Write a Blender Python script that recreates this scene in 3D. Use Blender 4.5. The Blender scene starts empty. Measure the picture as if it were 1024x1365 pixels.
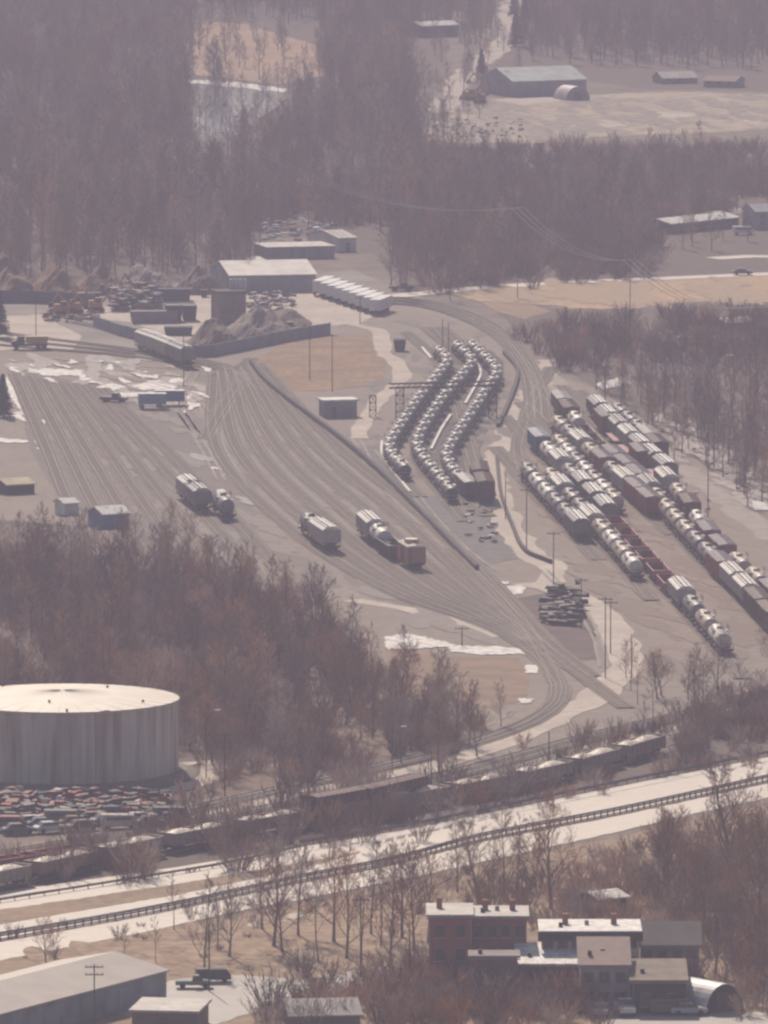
import bpy, math, random
from math import radians, sin, cos, pi, atan2, hypot
from mathutils import Vector, Matrix
from mathutils.geometry import tessellate_polygon
R = random.Random(7)
C = bpy.context.scene.collection
SC = bpy.context.scene

# ------------------------------------------------------------------ camera, sky, sun, exposure
H = 187.0; FP = 12976.0; PITCH = 0.1092
cd = bpy.data.cameras.new("camera"); cam = bpy.data.objects.new("camera", cd); C.objects.link(cam)
cam.location = (0, 0, H); cam.rotation_euler = (pi/2 - PITCH, 0, 0)
cd.sensor_fit = 'HORIZONTAL'; cd.sensor_width = 36; cd.lens = 36*FP/1024
cd.clip_start = 1; cd.clip_end = 20000
SC.camera = cam
SUN_EL, SUN_AZ, SUN_STR = 38, 13, 5.0
w = bpy.data.worlds.new("World"); SC.world = w; w.use_nodes = True
nt = w.node_tree; sky = nt.nodes.new('ShaderNodeTexSky'); sky.sky_type = 'NISHITA'; sky.sun_disc = False
sky.sun_elevation = radians(SUN_EL); sky.sun_rotation = radians(-SUN_AZ); sky.air_density = 1.2; sky.dust_density = 2.0
bg = nt.nodes['Background']; bg.inputs[1].default_value = 0.075
nt.links.new(sky.outputs[0], bg.inputs[0])
sl = bpy.data.lights.new("sun", 'SUN'); sl.energy = SUN_STR; sl.angle = radians(0.6); sl.color = (1.0, 0.86, 0.71)
so = bpy.data.objects.new("sun", sl); C.objects.link(so); so.rotation_euler = (-radians(90-SUN_EL), 0, radians(SUN_AZ)); so.location = (0, 0, 300)
SC.view_settings.view_transform = 'Standard'; SC.view_settings.look = 'None'; SC.view_settings.exposure = 0.06; SC.view_settings.gamma = 1
SC.cycles.use_denoising = True
SC.cycles.max_bounces = 4; SC.cycles.volume_bounces = 1; SC.cycles.diffuse_bounces = 2
SC.cycles.pixel_filter_type = 'BLACKMAN_HARRIS'; SC.cycles.filter_width = 2.5
HAZE_D, HAZE_C = 2.6e-4, (0.545, 0.535, 0.70)

# ------------------------------------------------------------------ picture point -> ground point
def P(px, py, z=0.0):
    u = (px-512)/FP; v = (py-682.5)/FP
    dy = cos(PITCH) - v*sin(PITCH); dz = -sin(PITCH) - v*cos(PITCH)
    t = (H-z)/-dz
    return Vector((u*t, dy*t, z))
def S(py):                      # pixels per metre at a ground row
    return FP/(H/math.sin(PITCH + (py-682.5)/FP))

# ------------------------------------------------------------------ materials
MATS = {}
def mat(name, col, rough=0.85, col2=None, scale=0.3, spec=0.3, metal=0.0, stretch=(1, 1, 1), detail=5, contrast=(0.35, 0.65), bump=0.0, scale2=None, col3=None):
    if name in MATS: return MATS[name]
    m = bpy.data.materials.new(name); m.use_nodes = True; n = m.node_tree; b = n.nodes['Principled BSDF']
    b.inputs['Roughness'].default_value = rough; b.inputs['Metallic'].default_value = metal
    b.inputs['Specular IOR Level'].default_value = spec
    b.inputs['Base Color'].default_value = (*col, 1)
    if col2 is None: col2 = tuple(c*0.72 for c in col)
    tc = n.nodes.new('ShaderNodeTexCoord'); mp = n.nodes.new('ShaderNodeMapping'); mp.inputs['Scale'].default_value = stretch
    n.links.new(tc.outputs['Object'], mp.inputs[0])
    def noise(sc, lo, hi):
        nz = n.nodes.new('ShaderNodeTexNoise'); nz.inputs['Scale'].default_value = sc; nz.inputs['Detail'].default_value = detail
        n.links.new(mp.outputs[0], nz.inputs['Vector'])
        mr = n.nodes.new('ShaderNodeMapRange'); mr.inputs[1].default_value = lo; mr.inputs[2].default_value = hi
        n.links.new(nz.outputs[0], mr.inputs[0]); return mr.outputs[0], nz
    f, nz = noise(scale, *contrast)
    mx = n.nodes.new('ShaderNodeMix'); mx.data_type = 'RGBA'; mx.inputs[6].default_value = (*col, 1); mx.inputs[7].default_value = (*col2, 1)
    n.links.new(f, mx.inputs[0]); out = mx.outputs[2]
    if scale2:
        f2, _ = noise(scale2, 0.42, 0.7)
        m2 = n.nodes.new('ShaderNodeMix'); m2.data_type = 'RGBA'; n.links.new(out, m2.inputs[6]); m2.inputs[7].default_value = (*(col3 or col2), 1)
        n.links.new(f2, m2.inputs[0]); out = m2.outputs[2]
    n.links.new(out, b.inputs['Base Color'])
    if bump:
        bp = n.nodes.new('ShaderNodeBump'); bp.inputs['Strength'].default_value = bump; bp.inputs['Distance'].default_value = 0.2
        n.links.new(nz.outputs[0], bp.inputs['Height']); n.links.new(bp.outputs[0], b.inputs['Normal'])
    MATS[name] = m; return m

# ------------------------------------------------------------------ mesh building
class MB:
    def __init__(s): s.v = []; s.f = []; s.m = []; s.mats = []
    def mi(s, m):
        if m not in s.mats: s.mats.append(m)
        return s.mats.index(m)
    def add(s, vs, fs, m):
        o = len(s.v); k = s.mi(m); s.v += [tuple(v) for v in vs]
        for f in fs: s.f.append(tuple(i+o for i in f)); s.m.append(k)
    def box(s, x0, x1, y0, y1, z0, z1, m, top=None):
        vs = [(x0,y0,z0),(x1,y0,z0),(x1,y1,z0),(x0,y1,z0),(x0,y0,z1),(x1,y0,z1),(x1,y1,z1),(x0,y1,z1)]
        s.add(vs, [(0,3,2,1),(0,1,5,4),(1,2,6,5),(2,3,7,6),(3,0,4,7)] + ([] if top else [(4,5,6,7)]), m)
        if top: s.add(vs, [(4,5,6,7)], top)
    def hexa(s, vs, m): s.add(vs, [(0,3,2,1),(4,5,6,7),(0,1,5,4),(1,2,6,5),(2,3,7,6),(3,0,4,7)], m)
    def tube(s, a, b, ra, rb, m, n=4, cap=True):
        a = Vector(a); b = Vector(b); d = b-a
        if d.length < 1e-6: return
        q = d.to_track_quat('Z', 'Y'); X = q @ Vector((1,0,0)); Y = q @ Vector((0,1,0))
        vs = []
        for c, r in ((a, ra), (b, rb)):
            for k in range(n):
                t = 2*pi*k/n; vs.append(c + X*(r*cos(t)) + Y*(r*sin(t)))
        fs = [(k, (k+1) % n, n+(k+1) % n, n+k) for k in range(n)]
        if cap: fs += [tuple(range(n-1, -1, -1)), tuple(range(n, 2*n))]
        s.add(vs, fs, m)
    def rings(s, rings, m, closed=True, cap=True):     # rings: list of equally long vertex loops
        n = len(rings[0]); vs = [p for r in rings for p in r]; fs = []
        for i in range(len(rings)-1):
            for k in range(n if closed else n-1):
                fs.append((i*n+k, i*n+(k+1) % n, (i+1)*n+(k+1) % n, (i+1)*n+k))
        if cap: fs += [tuple(range(n-1, -1, -1)), tuple((len(rings)-1)*n+k for k in range(n))]
        s.add(vs, fs, m)
    def data(s, name, smooth=False):
        me = bpy.data.meshes.new(name); me.from_pydata(s.v, [], s.f)
        for m in s.mats: me.materials.append(m)
        me.polygons.foreach_set('material_index', s.m)
        if smooth: me.polygons.foreach_set('use_smooth', [True]*len(s.f))
        me.update(); return me
def link(name, data, parent=None, loc=None, rz=0):
    o = bpy.data.objects.new(name, data); C.objects.link(o)
    if parent: o.parent = parent
    if loc is not None: o.location = loc
    if rz: o.rotation_euler = (0, 0, rz)
    return o
def tag(o, label=None, cat=None, group=None, kind=None):
    if label: o['label'] = label
    if cat: o['category'] = cat
    if group: o['group'] = group
    if kind: o['kind'] = kind
    return o
def thing(name, label, cat, loc, rz=0, group=None):
    return tag(link(name, None, None, loc, rz), label, cat, group)
def spawn(name, parts, label, cat, loc, rz=0, group=None, scale=1.0):
    """one thing from a list of (part name, mesh, [sub parts])"""
    r = thing(name, label, cat, loc, rz, group)
    if scale != 1: r.scale = (scale if not isinstance(scale, tuple) else scale) if isinstance(scale, tuple) else (scale,)*3
    for p in parts:
        o = link(p[0], p[1], r)
        for q in (p[2] if len(p) > 2 else []): link(q[0], q[1], o)
    return r

# ------------------------------------------------------------------ ground sheets
def rag(pts, step=9, jx=1.6, jy=0.9, closed=True):
    out = []; n = len(pts)
    for i in range(n if closed else n-1):
        a = pts[i]; b = pts[(i+1) % n]; L = hypot(b[0]-a[0], (b[1]-a[1])*3); k = max(1, int(L/step))
        for j in range(k):
            t = j/k; out.append((a[0]+(b[0]-a[0])*t + R.uniform(-jx, jx), a[1]+(b[1]-a[1])*t + R.uniform(-jy, jy)))
    return out
def sheet(name, pts, z, m, ragged=True, rx=1.6, ry=0.9):
    if m is M.get('snow'): rx, ry = 3.0, 0.9
    pp = [P(x, y, 0) for x, y in (rag(pts, 4 if m is M.get('snow') else 9, rx, ry) if ragged else pts)]
    tri = tessellate_polygon([[Vector((p.x, p.y, 0)) for p in pp]])
    mb = MB(); vs = [(p.x, p.y, z) for p in pp]; fs = []
    for t in tri:
        a, b, c = (Vector(vs[i]) for i in t)
        fs.append(tuple(t) if (b-a).cross(c-a).z > 0 else tuple(reversed(t)))
    mb.add(vs, fs, m)
    return tag(link(name, mb.data(name)), kind='structure')
def smooth_path(pts, step=6.0, px=True, z=0):
    w_ = [P(x, y, z) for x, y in pts] if px else [Vector(p) for p in pts]
    for p in w_: p.z = 0
    out = []; n = len(w_)
    for i in range(n-1):
        p0 = w_[max(i-1, 0)]; p1 = w_[i]; p2 = w_[i+1]; p3 = w_[min(i+2, n-1)]
        k = max(1, int((p2-p1).length/step))
        # centripetal-ish: limit tangents
        L = (p2-p1).length
        m1 = (p2-p0); m2 = (p3-p1)
        m1 = m1.normalized()*L if m1.length else m1; m2 = m2.normalized()*L if m2.length else m2
        for j in range(k):
            t = j/k; t2 = t*t; t3 = t2*t
            out.append(p1*(2*t3-3*t2+1) + m1*(t3-2*t2+t) + p2*(-2*t3+3*t2) + m2*(t3-t2))
    out.append(w_[-1].copy()); return out
def offs(path, d):
    out = []
    for i, p in enumerate(path):
        a = path[max(i-1, 0)]; b = path[min(i+1, len(path)-1)]; t = (b-a); t.z = 0; t.normalize()
        out.append(p + Vector((-t.y, t.x, 0))*(d if not callable(d) else d(i)))
    return out
def strip_mb(mb, path, w_, z, m, jit=0.0, side=False):
    L = offs(path, lambda i: w_/2 + R.uniform(-jit, jit)); Q = offs(path, lambda i: -w_/2 + R.uniform(-jit, jit))
    vs = []
    for a, b in zip(L, Q): vs += [(a.x, a.y, z), (b.x, b.y, z)]
    mb.add(vs, [(2*i, 2*i+1, 2*i+3, 2*i+2) for i in range(len(path)-1)], m)
def ribbon(name, pts, width, z, m, jit=0.3, step=6):
    mb = MB(); strip_mb(mb, smooth_path(pts, step), width, z, m, jit)
    return tag(link(name, mb.data(name)), kind='structure')

M = {}
M['ground'] = mat('ground_soil', (0.21, 0.165, 0.13), 0.95, (0.15, 0.12, 0.10), 0.02, scale2=0.15, col3=(0.27, 0.21, 0.165))
M['ballast'] = mat('yard_ballast', (0.25, 0.20, 0.165), 0.9, (0.30, 0.25, 0.21), 0.05, scale2=0.5, col3=(0.215, 0.17, 0.14))
M['yard_brown'] = mat('yard_cinders', (0.26, 0.20, 0.165), 0.9, (0.215, 0.165, 0.14), 0.05, scale2=0.6, col3=(0.30, 0.24, 0.20))
M['oily'] = mat('oily_cinders', (0.075, 0.06, 0.06), 0.9, (0.12, 0.10, 0.095), 0.2)
M['litter'] = mat('leaf_litter', (0.13, 0.095, 0.078), 0.95, (0.17, 0.125, 0.10), 0.12, scale2=1.2, col3=(0.10, 0.075, 0.065))
M['tan'] = mat('dry_grass', (0.60, 0.41, 0.23), 0.95, (0.48, 0.33, 0.20), 0.06, scale2=0.5, col3=(0.33, 0.24, 0.16))
M['rust_grass'] = mat('rusty_dry_grass', (0.42, 0.26, 0.14), 0.95, (0.24, 0.17, 0.11), 0.12, scale2=0.7, col3=(0.20, 0.13, 0.09))
M['brown_grass'] = mat('brown_dry_grass', (0.32, 0.22, 0.14), 0.95, (0.24, 0.165, 0.11), 0.1, scale2=0.5, col3=(0.38, 0.27, 0.18))
M['dirt'] = mat('pale_dirt', (0.64, 0.54, 0.45), 0.9, (0.48, 0.40, 0.335), 0.08, scale2=0.6, col3=(0.42, 0.37, 0.32))
M['clearing'] = mat('rough_clearing', (0.44, 0.36, 0.27), 0.95, (0.30, 0.235, 0.18), 0.03, scale2=0.2, col3=(0.56, 0.47, 0.37))
M['asphalt'] = mat('old_road_surface', (0.56, 0.485, 0.41), 0.65, (0.50, 0.43, 0.365), 0.04, spec=0.4, scale2=0.5, col3=(0.59, 0.515, 0.44))
M['snow'] = mat('old_snow', (0.74, 0.73, 0.72), 0.6, (0.34, 0.29, 0.26), 0.6, contrast=(0.42, 0.62), scale2=2.0, col3=(0.48,0.45,0.42))
M['water'] = mat('pond_reflections', (0.07, 0.08, 0.09), 0.18, (0.30, 0.32, 0.34), 0.06, spec=0.5, contrast=(0.5, 0.65), stretch=(1,.15,1))  # dark tree reflections and pale streaks are mixed into the water colour
M['rail'] = mat('worn_rail_steel', (0.31, 0.26, 0.225), 0.65)
M['tie'] = mat('weathered_sleepers', (0.215, 0.175, 0.15), 0.9, (0.29, 0.245, 0.205), 0.8)
M['bed'] = mat('track_bed', (0.24, 0.195, 0.165), 0.95, (0.30, 0.25, 0.21), 0.25)
M['conc'] = mat('concrete', (0.5, 0.47, 0.43), 0.8)

g = MB(); NX = 12
g.add([(-4000, 400, 0), (4000, 400, 0), (4000, 9000, 0), (-4000, 9000, 0)], [(0, 1, 2, 3)], M['ground'])
tag(link('ground', g.data('ground')), kind='structure')

# ------------------------------------------------------------------ zones
sheet('forest_ground', [(-60,-60),(560,-60),(600,60),(560,190),(700,200),(1080,190),(1080,372),(640,384),(540,395),(500,340),(340,300),(300,370),(150,385),(-60,395)], 0.03, M['litter'])
sheet('forest_ground', [(690,-60),(1080,-60),(1080,122),(850,118),(700,95),(660,90)], 0.03, M['litter'])
sheet('forest_ground', [(-60,690),(100,700),(230,720),(330,770),(430,820),(500,880),(530,930),(640,960),(660,985),(560,1025),(300,1060),(180,1080),(-60,1090)], 0.03, M['litter'])
sheet('forest_ground', [(640,395),(720,412),(820,412),(1080,400),(1080,720),(960,640),(880,570),(790,515),(730,480),(690,440)], 0.03, M['litter'])
sheet('embankment_ground', [(-60,1172),(120,1160),(400,1100),(640,1055),(850,1000),(1080,915),(1080,1000),(850,1043),(640,1085),(400,1130),(234,1157),(-60,1200)], 0.03, M['litter'])
sheet('railway_ground', [(-60,1150),(300,1060),(560,1025),(700,975),(840,915),(1080,860),(1080,915),(850,1000),(640,1055),(400,1100),(-60,1172)], 0.055, M['bed'])
sheet('hill_field', [(236,60),(262,28),(330,32),(425,62),(436,100),(370,112),(262,100)], 0.05, mat('hill_grass', (0.50,0.33,0.21), 0.95, (0.36,0.25,0.17), 0.04))
sheet('pond_water', [(248,112),(300,108),(382,118),(372,140),(330,172),(300,190),(255,186)], 0.05, M['water'])
sheet('snow_bank', [(246,106),(300,108),(335,112),(384,119),(374,123),(320,117),(280,113),(248,111)], 0.08, M['snow'], rx=2, ry=1)
sheet('clearing_field', [(555,178),(590,158),(650,132),(760,128),(900,122),(1080,128),(1080,168),(960,176),(800,182),(700,192),(600,190)], 0.05, M['clearing'])
for a in ([(660,132),(740,130),(755,134),(700,140),(665,139)], [(870,150),(930,148),(925,155),(880,158)], [(760,168),(840,160),(835,168),(770,176)], [(985,160),(1018,158),(1010,168)]):
    sheet('bare_dirt_path', a, 0.09, M['dirt'])
sheet('tan_field', [(600,392),(680,381),(800,373),(1080,362),(1080,402),(900,404),(830,412),(780,412),(700,404),(640,402)], 0.05, M['tan'])
sheet('tan_field', [(640,402),(700,404),(735,415),(700,425),(660,415)], 0.06, M['brown_grass'])
sheet('rail_yard_ground', [(-60,470),(100,462),(250,478),(320,470),(440,440),(470,430),(500,395),(560,395),(640,425),(700,470),(740,500),(800,520),(900,590),(1080,740),(1080,880),(840,920),(720,960),(660,985),(640,955),(530,930),(500,880),(430,820),(330,770),(230,720),(100,700),(-60,690)], 0.04, M['ballast'])
sheet('right_yard_ground', [(700,500),(760,505),(900,590),(1080,740),(1080,860),(890,905),(850,850),(760,740),(690,650),(675,600)], 0.06, M['yard_brown'])
sheet('yard_edge_ground', [(-60,390),(150,385),(300,372),(470,360),(560,395),(500,400),(470,430),(440,440),(320,470),(250,478),(100,462),(-60,470)], 0.05, mat('scrapyard_ground', (0.30,0.26,0.23), 0.9, (0.20,0.175,0.16), 0.06))
sheet('dirt_road', [(-40,424),(55,420),(110,448),(98,466),(-40,468)], 0.09, M['dirt'])
sheet('dirt_yard_ground', [(90,418),(250,392),(330,384),(430,384),(480,395),(505,420),(478,432),(420,436),(300,450),(240,455),(180,432)], 0.09, M['dirt'])
sheet('field_ground', [(345,478),(380,458),(440,450),(490,448),(512,470),(515,498),(500,514),(430,522),(380,520),(352,498)], 0.09, M['rust_grass'])
sheet('field_ground', [(510,860),(600,875),(690,878),(706,905),(700,935),(650,945),(600,935),(540,930)], 0.09, mat('marsh_grass', (0.34,0.22,0.15), 0.95, (0.22,0.16,0.11), 0.15))
sheet('field_ground', [(680,800),(760,785),(790,830),(800,880),(770,880),(720,840)], 0.09, mat('rusty_soil', (0.17,0.115,0.095), 0.95, (0.11,0.085,0.08), 0.15))
sheet('oily_ground', [(585,460),(640,460),(672,480),(672,520),(640,600),(655,650),(600,668),(560,600),(540,590),(600,500)], 0.08, M['oily'])
sheet('gravel_pad_ground', [(450,600),(520,590),(560,660),(640,670),(690,745),(640,757),(560,680),(480,625)], 0.075, mat('grey_pad', (0.19,0.17,0.165), 0.9))
sheet('grass_verge', [(0,1275),(150,1250),(300,1222),(420,1204),(560,1176),(700,1143),(1080,1060),(1080,1400),(-60,1400),(-60,1290)], 0.05, M['brown_grass'])
sheet('highway_road', [(-60,1201),(0,1190),(234,1157),(400,1130),(537,1108),(680,1079),(850,1044),(1024,1010),(1080,999),(1080,1028),(1024,1040),(827,1083),(640,1119),(523,1149),(400,1173),(332,1188),(195,1217),(0,1252),(-60,1262)], 0.08, M['asphalt'], False)
sheet('median_grass', [(-60,1224),(0,1214),(234,1180),(400,1151),(480,1136),(480,1138),(400,1159),(234,1194),(0,1233),(-60,1243)], 0.12, M['brown_grass'], True, 1.2, 0.5)
sheet('frontage_road', [(-60,1268),(0,1257),(195,1222),(332,1193),(400,1179),(523,1155),(640,1124),(827,1088),(1024,1045),(1080,1033),(1080,1052),(1024,1064),(900,1091),(827,1109),(700,1137),(560,1168),(400,1200),(330,1213),(195,1243),(0,1281),(-60,1292)], 0.08, M['asphalt'], True, 1, 0.5)
sheet('gravel_path', [(60,1292),(156,1270),(250,1253),(360,1225),(430,1212),(430,1217),(360,1234),(250,1262),(156,1279),(70,1300)], 0.09, M['dirt'])
sheet('street_road', [(150,1350),(225,1308),(300,1300),(400,1306),(480,1292),(580,1268),(580,1318),(470,1330),(440,1345),(330,1352),(250,1380)], 0.09, mat('street_surface', (0.42,0.38,0.34), 0.7, (0.33,0.3,0.27), 0.15, spec=0.4))
sheet('street_road', [(780,1375),(830,1353),(900,1348),(1080,1352),(1080,1376)], 0.09, mat('street_surface', (0.42,0.38,0.34)))
# dark rectangles laid in a row on the road slab
for i in range(11):
    x = 497+i*15.6; y = 1127.5-i*3.55
    sheet('road_patch', [(x,y),(x+11,y-2.4),(x+12.5,y-6.6),(x+1.5,y-4.2)], 0.12, mat('dark_patch', (0.22,0.19,0.18), 0.8), False)
for (a, w_) in (([(-60,1207),(0,1197),(234,1163),(400,1137),(537,1114),(680,1085),(850,1050),(1080,1004)], 0.35), ([(-60,1254),(0,1243),(195,1209),(332,1182),(400,1167),(523,1144),(640,1114),(827,1079),(1080,1024)], 0.35)):
    ribbon('lane_marking', a, w_, 0.13, mat('lane_paint', (0.75, 0.74, 0.7), 0.6), 0.02)
# dirt roads
ribbon('dirt_road', [(468,432),(500,440),(508,455),(512,470),(530,486),(536,500),(528,515),(508,530),(492,552),(476,585)], 3.6, 0.11, M['dirt'], 0.5)
ribbon('dirt_road', [(735,480),(712,520),(688,560),(668,600),(658,640),(668,680),(700,730),(738,762),(715,783),(690,780)], 5.0, 0.08, M['dirt'], 0.9)
ribbon('dirt_road', [(700,778),(760,792),(800,815),(822,850),(836,888),(812,917),(770,943),(700,978),(640,1002),(560,1027),(420,1057),(300,1077),(230,1092)], 5.6, 0.12, M['dirt'], 0.7)
ribbon('dirt_road', [(700,488),(755,520),(850,575),(930,640),(1040,720)], 5.0, 0.07, mat('pale_gravel', (0.40,0.34,0.30), 0.9), 1.2)
ribbon('dirt_road', [(470,800),(540,812),(620,832),(660,850)], 4.0, 0.09, M['dirt'], 0.6)
ribbon('dirt_road', [(590,150),(600,128),(625,95),(660,68),(682,38),(680,15),(690,-20)], 8.0, 0.09, M['dirt'], 1.0)
ribbon('dirt_road', [(485,110),(488,80),(492,45),(500,20)], 3.5, 0.09, M['clearing'], 0.6)
ribbon('country_road', [(520,396),(600,388),(700,380),(800,375),(900,371),(1080,363)], 7.0, 0.12, M['asphalt'], 0.2)
ribbon('country_road', [(950,345),(1000,342),(1080,344)], 7.0, 0.12, M['asphalt'], 0.2)
ribbon('country_road', [(860,300),(930,288),(1080,272)], 9.0, 0.12, M['dirt'], 0.3)
ribbon('dirt_road', [(245,1020),(285,1015),(290,1025),(270,1042),(200,1062)], 4.0, 0.12, M['dirt'], 0.6)
ribbon('gravel_path', [(880,980),(930,960),(980,935),(1060,895)], 4.0, 0.12, M['dirt'], 0.9)
# snow patches
for a in ([(512,850),(545,846),(575,852),(610,862),(560,866),(515,866)], [(596,862),(660,863),(702,866),(700,873),(640,874),(600,870)], [(700,888),(718,888),(718,898),(701,898)],
          [(666,784),(690,781),(700,785),(697,794),(672,793)], [(656,777),(680,776),(676,780),(660,780)], [(692,932),(712,933),(708,938),(694,938)],
          [(38,496),(60,492),(110,494),(108,501),(62,502)], [(108,520),(150,512),(168,516),(150,522)], [(176,514),(212,507),(222,512),(240,518),(190,521)], [(118,524),(190,524),(242,520),(242,524),(180,530),(120,529)],
          [(8,500),(18,508),(32,530),(42,556),(30,556),(16,534),(6,512)], [(225,506),(248,505),(245,510),(228,511)], [(185,501),(210,501),(208,504),(188,505)],
          [(243,527),(256,526),(256,532),(246,532)], [(0,585),(38,588),(34,592),(0,590)], [(48,586),(62,588),(60,604),(50,600)], [(795,512),(838,500),(842,512),(806,520)],
          [(20,448+100),(40,560),(38,564),(18,558)], [(282,623),(298,624),(296,627),(284,626)], [(290,655),(296,652),(310,668),(304,672)], [(860,680),(900,672),(905,690),(870,695)], [(1000,668),(1040,672),(1030,682),(1005,680)],
          [(320,640),(332,648),(338,664),(330,662)], [(55,560),(64,560),(62,566),(56,566)]):
    sheet('snow_patch', a, 0.16, M['snow'], True, 2.2, 1.0)
def line_ridge(name, pts, w_, h_, m, label, cat):
    mb = MB(); path = smooth_path(pts, 5)
    L = offs(path, w_/2); Q = offs(path, -w_/2); rings = []
    for a, b in zip(L, Q): rings.append([(a.x,a.y,0.05),(a.x,a.y,h_),(b.x,b.y,h_),(b.x,b.y,0.05)])
    mb.rings(rings, m)
    return tag(link(name, mb.data(name)), label, cat)
def patches(poly, n, z, m, smin, smax, name='ground_patch', seed=1):
    r = random.Random(seed); mb = MB(); x0 = min(p[0] for p in poly); x1 = max(p[0] for p in poly); y0 = min(p[1] for p in poly); y1 = max(p[1] for p in poly); c = 0
    def ins(x, y):
        q = False; j = len(poly)-1
        for i in range(len(poly)):
            (a, b), (d, e) = poly[i], poly[j]
            if (b > y) != (e > y) and x < (d-a)*(y-b)/(e-b)+a: q = not q
            j = i
        return q
    while c < n:
        x, y = r.uniform(x0, x1), r.uniform(y0, y1)
        if not ins(x, y): continue
        o = P(x, y); s = r.uniform(smin, smax); ph = [r.uniform(0, 6.28) for _ in range(4)]; k = 22; an = r.uniform(0, pi); c += 1; vs = []
        for i in range(k):
            t = 2*pi*i/k; rr = s*(1+.35*sin(2*t+ph[0])+.25*sin(3*t+ph[1])+.15*sin(5*t+ph[2])+r.uniform(-.12,.12)); a, b = rr*cos(t)*1.0, rr*sin(t)*r.uniform(4.6, 5.4)
            vs.append((o.x+a*cos(an*.1)-b*sin(an*.1), o.y+a*sin(an*.1)+b*cos(an*.1), z+c*.0003))
        mb.add(vs+[(o.x, o.y, z+c*.0003)], [(i, (i+1) % k, k) for i in range(k)], m)
    return tag(link(name, mb.data(name)), kind='structure')
YP = [(40,490),(250,490),(330,500),(460,600),(560,700),(700,850),(600,840),(480,800),(330,730),(100,660)]
sheet('rail_yard_ground', [(14,493),(130,513),(270,562),(345,690),(330,740),(230,720),(100,700),(40,600)], 0.046, mat('dark_ballast', (0.175,0.15,0.14), 0.9, (0.21,0.185,0.17), 0.08, scale2=.6, col3=(0.15,0.125,0.115)))
patches(YP, 60, .05, mat('oil_stained_ballast', (0.19,0.155,0.135), 0.95, (0.24,0.20,0.17), 0.4), 1, 4, seed=2)
patches(YP, 60, .10, mat('pale_ballast', (0.31,0.275,0.24), 0.95, (0.25,0.215,0.19), 0.4), .8, 3.2, seed=3)
patches([(690,600),(760,740),(850,850),(880,900),(1000,880),(1020,830),(880,700),(760,560)], 70, .10, mat('brown_cinder_patch', (0.225,0.172,0.142), 0.95, (0.26,0.20,0.165), 0.4), .8, 3, seed=4)
patches([(690,600),(760,740),(850,850),(880,900),(1000,880),(1020,830),(880,700),(760,560)], 50, .13, mat('pale_cinder_patch', (0.305,0.245,0.205), 0.95, (0.26,0.205,0.17), 0.4), .6, 2.4, seed=5)
patches([(0,470),(250,482),(300,500),(240,545),(300,640),(340,680),(250,560),(130,515),(0,500)], 46, .14, mat('slushy_ground', (0.42,0.39,0.36), 0.8, (0.26,0.22,0.2), 0.6), .5, 2.4, seed=6)
patches([(0,470),(250,482),(300,500),(250,560),(130,515),(0,500)], 26, .24, M['snow'], .25, 1.2, 'snow_patch', seed=7)
patches([(555,175),(650,134),(1020,130),(1020,166),(700,190)], 60, .10, mat('clearing_patch', (0.20,0.165,0.14), 0.95, (0.42,0.36,0.3), 0.3), 1, 5, seed=8)
patches([(650,385),(1020,368),(1020,400),(700,402)], 30, .12, mat('field_patch', (0.38,0.27,0.18), 0.95, (0.46,0.34,0.23), 0.3), 1, 5, seed=9)
patches([(860,560),(1024,700),(1024,640),(900,540)], 60, .12, mat('pale_ground_patch', (0.50,0.44,0.4), 0.9, (0.3,0.25,0.22), 0.5), .4, 2.0, seed=10)
patches([(0,1290),(250,1250),(400,1225),(640,1200),(560,1290),(400,1300),(250,1290)], 50, .09, mat('grass_patch', (0.24,0.16,0.105), 0.95, (0.42,0.30,0.2), 0.4), .6, 3.0, seed=11)
patches([(100,700),(400,830),(560,960),(300,1050),(250,900)], 60, .06, mat('litter_patch', (0.24,0.15,0.10), 0.95, (0.16,0.11,0.09), 0.4), 1, 4.5, seed=12)
patches([(500,395),(600,405),(700,480),(730,560),(660,600),(640,680),(560,650),(450,600),(520,440)], 50, .085, mat('pad_patch', (0.27,0.235,0.21), 0.95, (0.17,0.145,0.135), 0.4), .6, 2.6, seed=13)
for a in ([(120,505),(180,520),(230,545),(262,590),(290,640)], [(140,500),(210,515),(262,540),(285,590),(320,650)], [(255,495),(240,520),(235,545),(262,585)], [(500,600),(540,650),(600,720),(650,760)], [(470,585),(500,640),(560,700)], [(60,478),(150,486),(240,492),(300,500)], [(720,760),(760,800),(790,850),(800,890)]):
    for d in (0, 12): ribbon('wheel_rut_path', [(x+d*.9, y+d*.12) for x, y in a], .5, .145+d*.002, mat('wheel_rut', (0.36,0.32,0.285), 0.9), .12)
WP = mat('white_pipe_paint', (0.72,0.69,0.66), 0.5)
for a, lb in (([(509.5,590),(509.5,607),(520,625),(546.5,658)], 'white ground pipe curving outside the leftmost bent string of tank cars'),
          ([(636,484),(641,500),(635,514),(620.5,540)], 'white ground pipe beside the upper bend between second and third tank strings'),
          ([(601,555),(588,575),(575,601)], 'short straight white pipe lying between the second and third tank strings'),
          ([(562.5,465),(575,480)], 'small white pipe left of the far end of the first tank string')):
    line_ridge('ground_pipe', a, 0.5, 0.5, WP, lb, 'pipe')['group'] = 'white pipes between the tank car strings'

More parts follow.
